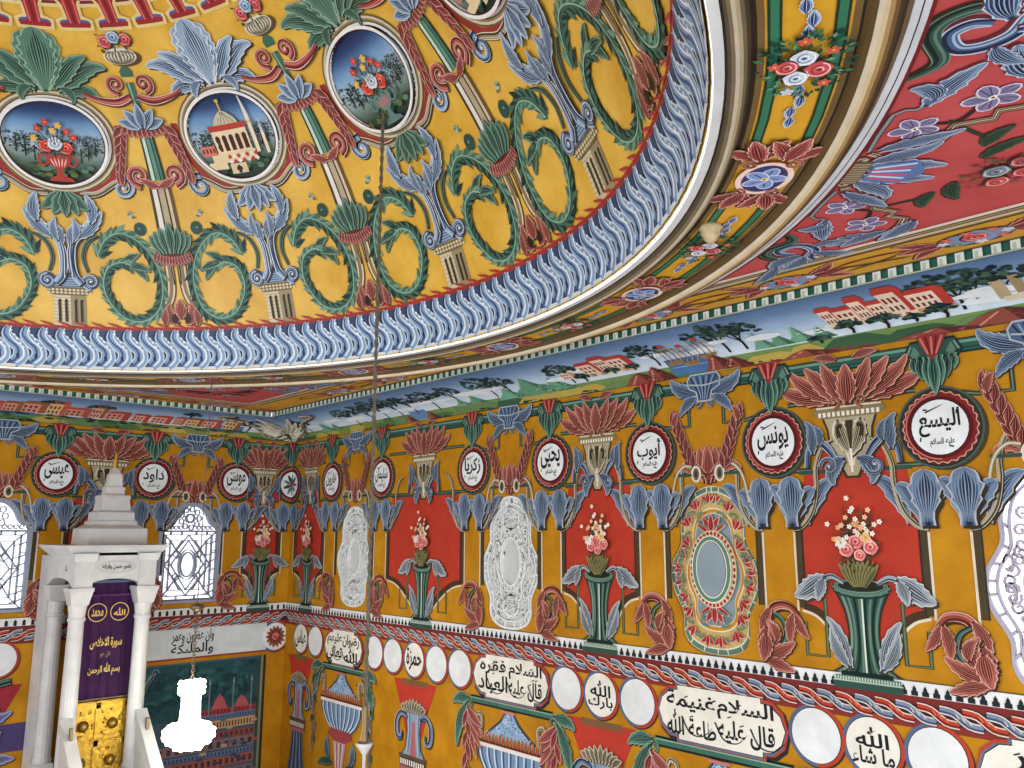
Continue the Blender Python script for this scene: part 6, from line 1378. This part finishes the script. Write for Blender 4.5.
# ------------------------------------------------------------------ pulpit (minbar)
X0, X1, YF, YBk = 2.16, 2.86, 8.1, 8.95
pul = empty('pulpit', 'white marble pulpit with columns, arch and stepped roof against the far wall', 'pulpit'); pul.location = ((X0+X1)/2, (YF+YBk)/2, ZF)
def pb(S, n, m=MARBLE, sm=False):
    S.V = [(x-pul.location.x, y-pul.location.y, z-pul.location.z) for x, y, z in S.V]; return S.build(n, m, pul, sm)
S = Solid(); S.box(X0, YF, ZF, X1, YBk, -2.15); pb(S, 'body')
for x, y, n_ in ((X0+.07, YF+.07, 1), (X1-.07, YF+.07, 1), (X0+.07, YBk-.1, 1), (X1-.07, YBk-.1, 1)):
    S = Solid(); S.frust(x, y, -2.15, -2.05, .085, .085, .075, .075); S.lathe(x, y, [(.075, -2.05), (.082, -2.03), (.072, -2.0), (.064, -.76), (.074, -.75), (.074, -.735), (.066, -.72), (.07, -.68), (.08, -.62)], 16); S.frust(x, y, -.62, -.5, .07, .07, .095, .095); S.box(x-.1, y-.1, -.5, x+.1, y+.1, -.47); pb(S, 'column')
# arched front and side panels: spandrels above the columns
def arch_panel(p0, p1, axis, off, r, zc):
    c = (p0+p1)/2; top = -.165; n = 20; S = Solid()
    q = [(p0, -.47)]+[(c-r*math.cos(pi*k/n), -.47+.075*math.sin(pi*k/n)) for k in range(n+1)]+[(p1, -.47)]
    pt = lambda a, z, d: (a, off+d, z) if axis == 'x' else (off+d, a, z)
    for (a0, z0), (a1, z1) in zip(q[:-1], q[1:]):
        b = len(S.V); S.V += [pt(a0, z0, -.07), pt(a1, z1, -.07), pt(a1, top, -.07), pt(a0, top, -.07), pt(a0, z0, .07), pt(a1, z1, .07), pt(a1, top, .07), pt(a0, top, .07)]
        S.F += [(b, b+1, b+2, b+3), (b+4, b+7, b+6, b+5), (b, b+4, b+5, b+1), (b+3, b+2, b+6, b+7)]
    return S
pb(arch_panel(X0, X1, 'x', YF+.07, .235, -.47), 'front_arch'); pb(arch_panel(YF, YBk, 'y', X0+.07, .38, -.47), 'side_arch'); pb(arch_panel(YF, YBk, 'y', X1-.07, .38, -.47), 'side_arch')
S = Solid()
for z0, z1, e in ((-.19, -.165, .02), (-.165, -.145, .04), (-.145, -.125, .06), (-.125, -.10, .08)): S.frust((X0+X1)/2, (YF+YBk)/2, z0, z1, (X1-X0)/2+e, (YBk-YF)/2+e-.02, (X1-X0)/2+e+.015, (YBk-YF)/2+e-.02)
pb(S, 'cornice')
for x in (X0+.08, X1-.08): S = Solid(); S.box(x-.075, YF-.012, -.47, x+.075, YF+.0, -.2); S.frust(x, YF, -.24, -.17, .085, .02, .1, .05); pb(S, 'pilaster')
pb(Solid().box(X0+.0, YBk+.002, ZF, X0+.14, L-.02, -.2), 'side_wall')
pb(Solid().box(X1-.14, YBk+.002, ZF, X1, L-.02, -.2), 'side_wall')
S = Solid(); cx, cy = (X0+X1)/2+.03, 8.48; K = .76
for z0, z1, a0, a1 in ((-.10, .05, .262, .255), (.05, .085, .245, .19), (.085, .12, .185, .178), (.12, .2, .162, .158), (.2, .22, .158, .13), (.22, .33, .13, .118), (.33, .36, .128, .12), (.36, .41, .085, .075), (.41, .44, .085, .078), (.44, .56, .062, .054), (.56, .62, .05, .02)): S.frust(cx, cy, z0, z1, a0, a0, a1, a1)
pb(S, 'stepped_roof')
S = Solid(); S.lathe(cx, cy, [(.012, .60), (.03, .63), (.014, .66), (.026, .69), (.01, .72), (.018, .74), (.006, .78), (.001, .83)], 12); pb(S, 'finial', GOLD, True)
for sx in (-1, 1):     # stair rails sloping towards the room
    x = X0+.04 if sx < 0 else X1-.04
    S = Solid(); V = [(x-.05, YF, -1.55), (x+.05, YF, -1.55), (x-.05, YF, -1.63), (x+.05, YF, -1.63), (x-.05, 4.9, -4.2), (x+.05, 4.9, -4.2), (x-.05, 4.9, -4.28), (x+.05, 4.9, -4.28)]
    S.V = V; S.F = [(0, 1, 5, 4), (2, 6, 7, 3), (0, 4, 6, 2), (1, 3, 7, 5), (0, 2, 3, 1), (4, 5, 7, 6)]; pb(S, 'stair_rail')
    S = Solid(); S.V = [(x-.035, YF, -1.63), (x+.035, YF, -1.63), (x+.035, YF, ZF), (x-.035, YF, ZF), (x-.035, 4.9, -4.28), (x+.035, 4.9, -4.28), (x+.035, 4.9, ZF), (x-.035, 4.9, ZF)]; S.F = [(0, 1, 2, 3), (4, 7, 6, 5), (0, 4, 5, 1), (0, 3, 7, 4), (1, 5, 6, 2)]; pb(S, 'stair_side')
    for k in range(2): pb(Solid().box(x-.012, YF-.2-.9*k, -1.70-.75*k, x+.012, YF-.16-.9*k, -1.6-.75*k), 'iron_clamp', BRASS)
S = Solid()
for k in range(11): S.box(X0+.07, YF-.29*(k+1), ZF, X1-.07, YF-.29*k, -2.3-.22*k)
pb(S, 'stairs')
a = Art(.0, 1e-4); a.ring(0, 0, .16, .05, .006, (170, 174, 172), 30); a.text([('نامور حسن وقرانه', 1)], 0, 0, .055, .25, (50, 56, 66)); o = a.build('inscription', lambda x, y, h: (x, -h, y), pul); o.location = ((X0+X1)/2-pul.location.x, YF-.004-pul.location.y, -.29-pul.location.z)
a = Art(.0, 1e-4); a.text([('شا', 1)], 0, 0, .06, .05, (60, 66, 76)); o = a.build('inscription', lambda x, y, h: (-h, -x, y), pul); o.location = (X0-.004-pul.location.x, YF+.25-pul.location.y, -.3-pul.location.z)
# curtain in the arch
cur = empty('curtain', 'dark purple velvet curtain with gold script hanging in the pulpit arch', 'curtain'); cur.location = (2.5, YF+.2, -1.4)
V = []; F = []; n, m = 40, 12; cw = .262
for j in range(m+1):
    for i in range(n+1):
        x = -cw+2*cw*i/n; z = -.08+1.12*j/m; V.append((x, .014*math.sin(i*.75)+.008*math.sin(i*1.7+j*.3), z+ .02*math.sin(i*.15)*(1-j/m)))
for j in range(m):
    for i in range(n): a_ = j*(n+1)+i; F.append((a_, a_+1, a_+n+2, a_+n+1))
mesh('velvet', V, F, VELVET, cur, True)
G = (222, 194, 110); velvet = [c for c in COL.objects if c.parent == cur][0]
for x, t in ((-.07, 'محمد'), (.12, 'الله')): a = Art(.03, 1e-4); a.ring(x, .70, .078, .078, .007, G, 30); a.text([(t, 1)], x, .70, .07, .1, G); a.build('gold_roundel', wmap, velvet)
for t, z, h, w_, c in (('سورة الاخلاص', .43, .1, .32, G), ('قل هو', .33, .05, .1, (150, 130, 90)), ('بسم الله الرحمن', .2, .11, .32, G)): a = Art(.03, 1e-4); a.text([(t, 1)], .025, z, h, w_*.85, c); a.build('gold_script', wmap, velvet)
a = Art(.03, 1e-4); a.rect(-.26, -.06, .26, -.045, (110, 96, 70), 8); a.build('lower_hem', wmap, cur)
a = Art(.03, 1e-4); a.rect(-.26, .96, .26, .985, (90, 100, 130), 8); a.build('top_trim', wmap, cur); a = Art(.03, 1e-4); a.rect(-.26, .84, .26, .86, (88, 40, 96), 8); a.build('ribbon_trim', wmap, cur)
gp = empty('gilt_hanging', 'gold embossed hanging with round bosses below the purple curtain', 'gold hanging'); gp.location = (2.5, YF+.16, -2.15)
S = Solid(); S.box(-.265, .0, 0, .265, .03, .68); S.build('panel', GOLD, gp)
S = Solid()
for x in (-.265, -.02, .225): S.box(x, -.014, 0, x+.04, 0, .68)
for z in (0, .3, .62): S.box(-.265, -.014, z, .265, 0, z+.05)
for k in range(24): S.ball((-.25+.0217*k, -.008, .655), .009, 6, 4)
S.build('raised_frame', GOLD, gp)
for x in (-.115, .13):
    for z in (.17, .48): S = Solid(); S.V = []; S.ball((x, -.0, z), .05, 14, 8); S.build('round_boss', MATS.get('antique_gold') or mat_solid('antique_gold', (150, 120, 50), .35, .8), gp, True)
rnd = random.Random(2); S = Solid()
for k in range(150):
    x, z = rnd.uniform(-.24, .24), rnd.uniform(.02, .66); S.ball((x, -.0, z), .012, 6, 4)
S.build('embossed_foliage', GOLD, gp)

# ------------------------------------------------------------------ chandelier
hx, hy, UP = 2.887, 7.15, .14
ch = empty('chandelier', 'lit crystal chandelier glowing white in front of the dark mural', 'chandelier'); ch.location = (hx, hy, -1.95)
def cb(S, n, m, sm=True): k = .92 if m is GLOW else 1; S.V = [((x-hx)*k, (y-hy)*k, (z if k == 1 else -1.34+(z+1.34)*.84)+1.95+UP) for x, y, z in S.V]; return S.build(n, m, ch, sm)
cb(Solid().lathe(hx, hy, [(.02, -.72), (.055, -.73), (.06, -.755), (.03, -.78), (.01, -.79)], 16), 'ceiling_cup', BRASS)
S = Solid()
for k in range(20):
    z = -.8-.027*k; pts = [(hx+(.013*math.cos(t) if k % 2 else 0), hy+(0 if k % 2 else .013*math.cos(t)), z+.019*math.sin(t)) for t in [2*pi*i/10 for i in range(11)]]; S.tube(pts, .0035, 5)
cb(S, 'chain', BRASS)
S = Solid(); S.lathe(hx, hy, [(.001, -1.34), (.09, -1.345), (.1, -1.36), (.098, -1.45), (.085, -1.48), (.082, -1.54), (.09, -1.70), (.105, -1.74), (.17, -1.77), (.205, -1.81), (.2, -1.87), (.16, -1.93), (.07, -1.98), (.001, -2.0)], 28); cb(S, 'crystal_body', GLOW)
S = Solid(); rnd = random.Random(6)
for r_, z in ((.10, -1.36), (.102, -1.41), (.10, -1.45), (.17, -1.77), (.208, -1.81), (.208, -1.86), (.175, -1.91), (.11, -1.96)):
    n = int(r_*2*pi/.045)
    for k in range(n): an = 2*pi*k/n; S.ball((hx+r_*math.cos(an), hy+r_*math.sin(an), z+rnd.uniform(-.008, .008)), .021, 7, 5)
cb(S, 'crystal_beads', GLOW)
l = bpy.data.lights.new('chandelier_lamp', 'POINT'); l.energy = 14; l.shadow_soft_size = .3; l.color = (1, .96, .9); lo = bpy.data.objects.new('chandelier_lamp', l); COL.objects.link(lo); lo.location = (hx, hy-.5, -1.7)
S = Solid(); S.tube([(0, 0, .0), (0, 0, -2.06+UP)], .0042, 6); o = S.build('suspension_wire', CORD); o.location = (hx, hy, CZ); tag(o, 'thin wire holding the chandelier from the flat ceiling', 'wire')
# long twisted cord from the dome
px, py = 2.82, 4.40; zt = DZ+math.sqrt(DR**2-(px-CC[0])**2-(py-CC[1])**2)
cord = empty('hanging_cord', 'long twisted cord hanging from the dome oval down to a white funnel cup', 'cord'); cord.location = (px, py, zt)
S = Solid()
for ph in (0, pi):
    S.tube([(.0065*math.cos(k*.9+ph), .0065*math.sin(k*.9+ph), -k*.02) for k in range(int((zt+1.2)/.02))], .0075, 5)
S.build('twisted_rope', CORD, cord, True)
S = Solid(); S.lathe(0, 0, [(.001, .02), (.02, .01), (.024, -.02), (.01, -.05), (.001, -.05)], 12); o = S.build('hook_cap', mat_solid('pink_cap', (206, 90, 110), .5), cord, True)
zb = -1.2-zt
S = Solid(); S.lathe(0, 0, [(.014, zb+.2), (.016, zb+.05), (.022, zb+.02), (.02, zb)], 12); S.build('sleeve', MATS['dark_brass'], cord, True)
S = Solid(); S.lathe(0, 0, [(.044, zb), (.05, zb-.004), (.05, zb-.012), (.038, zb-.03), (.02, zb-.055), (.010, zb-.07), (.008, zb-.5), (.001, zb-.5)], 20); S.build('funnel_cup', MARBLE, cord, True)

# repeats that the photograph shows nothing of are left out
GONE = ('in the far border at the left picture edge', 'rounded cream cartouche end', 'medallion past the right picture edge', 'far wall medallion past the left edge', 'flower disc of the ring cut by the top edge', 'bowl past the lower right', 'vase past the bottom edge', 'rail past the lower right', 'leafy scroll on the left of the leftmost', 'palmette above the oval cut by the top edge', 'beyond the left picture edge', 'far up the right side of the dome', 'past the right edge', 'far wall, beyond the left edge', 'right of the bowl under the largest', 'hidden above the frame', 'far right above the frame', 'urn with roses at far left', 'urn with roses at the top edge', 'urn with roses high on the right')
for o in [o for o in COL.objects if o.parent is None and any(g in o.get('label', '') for g in GONE)]:
    for c in list(o.children_recursive): bpy.data.objects.remove(c)
    bpy.data.objects.remove(o)
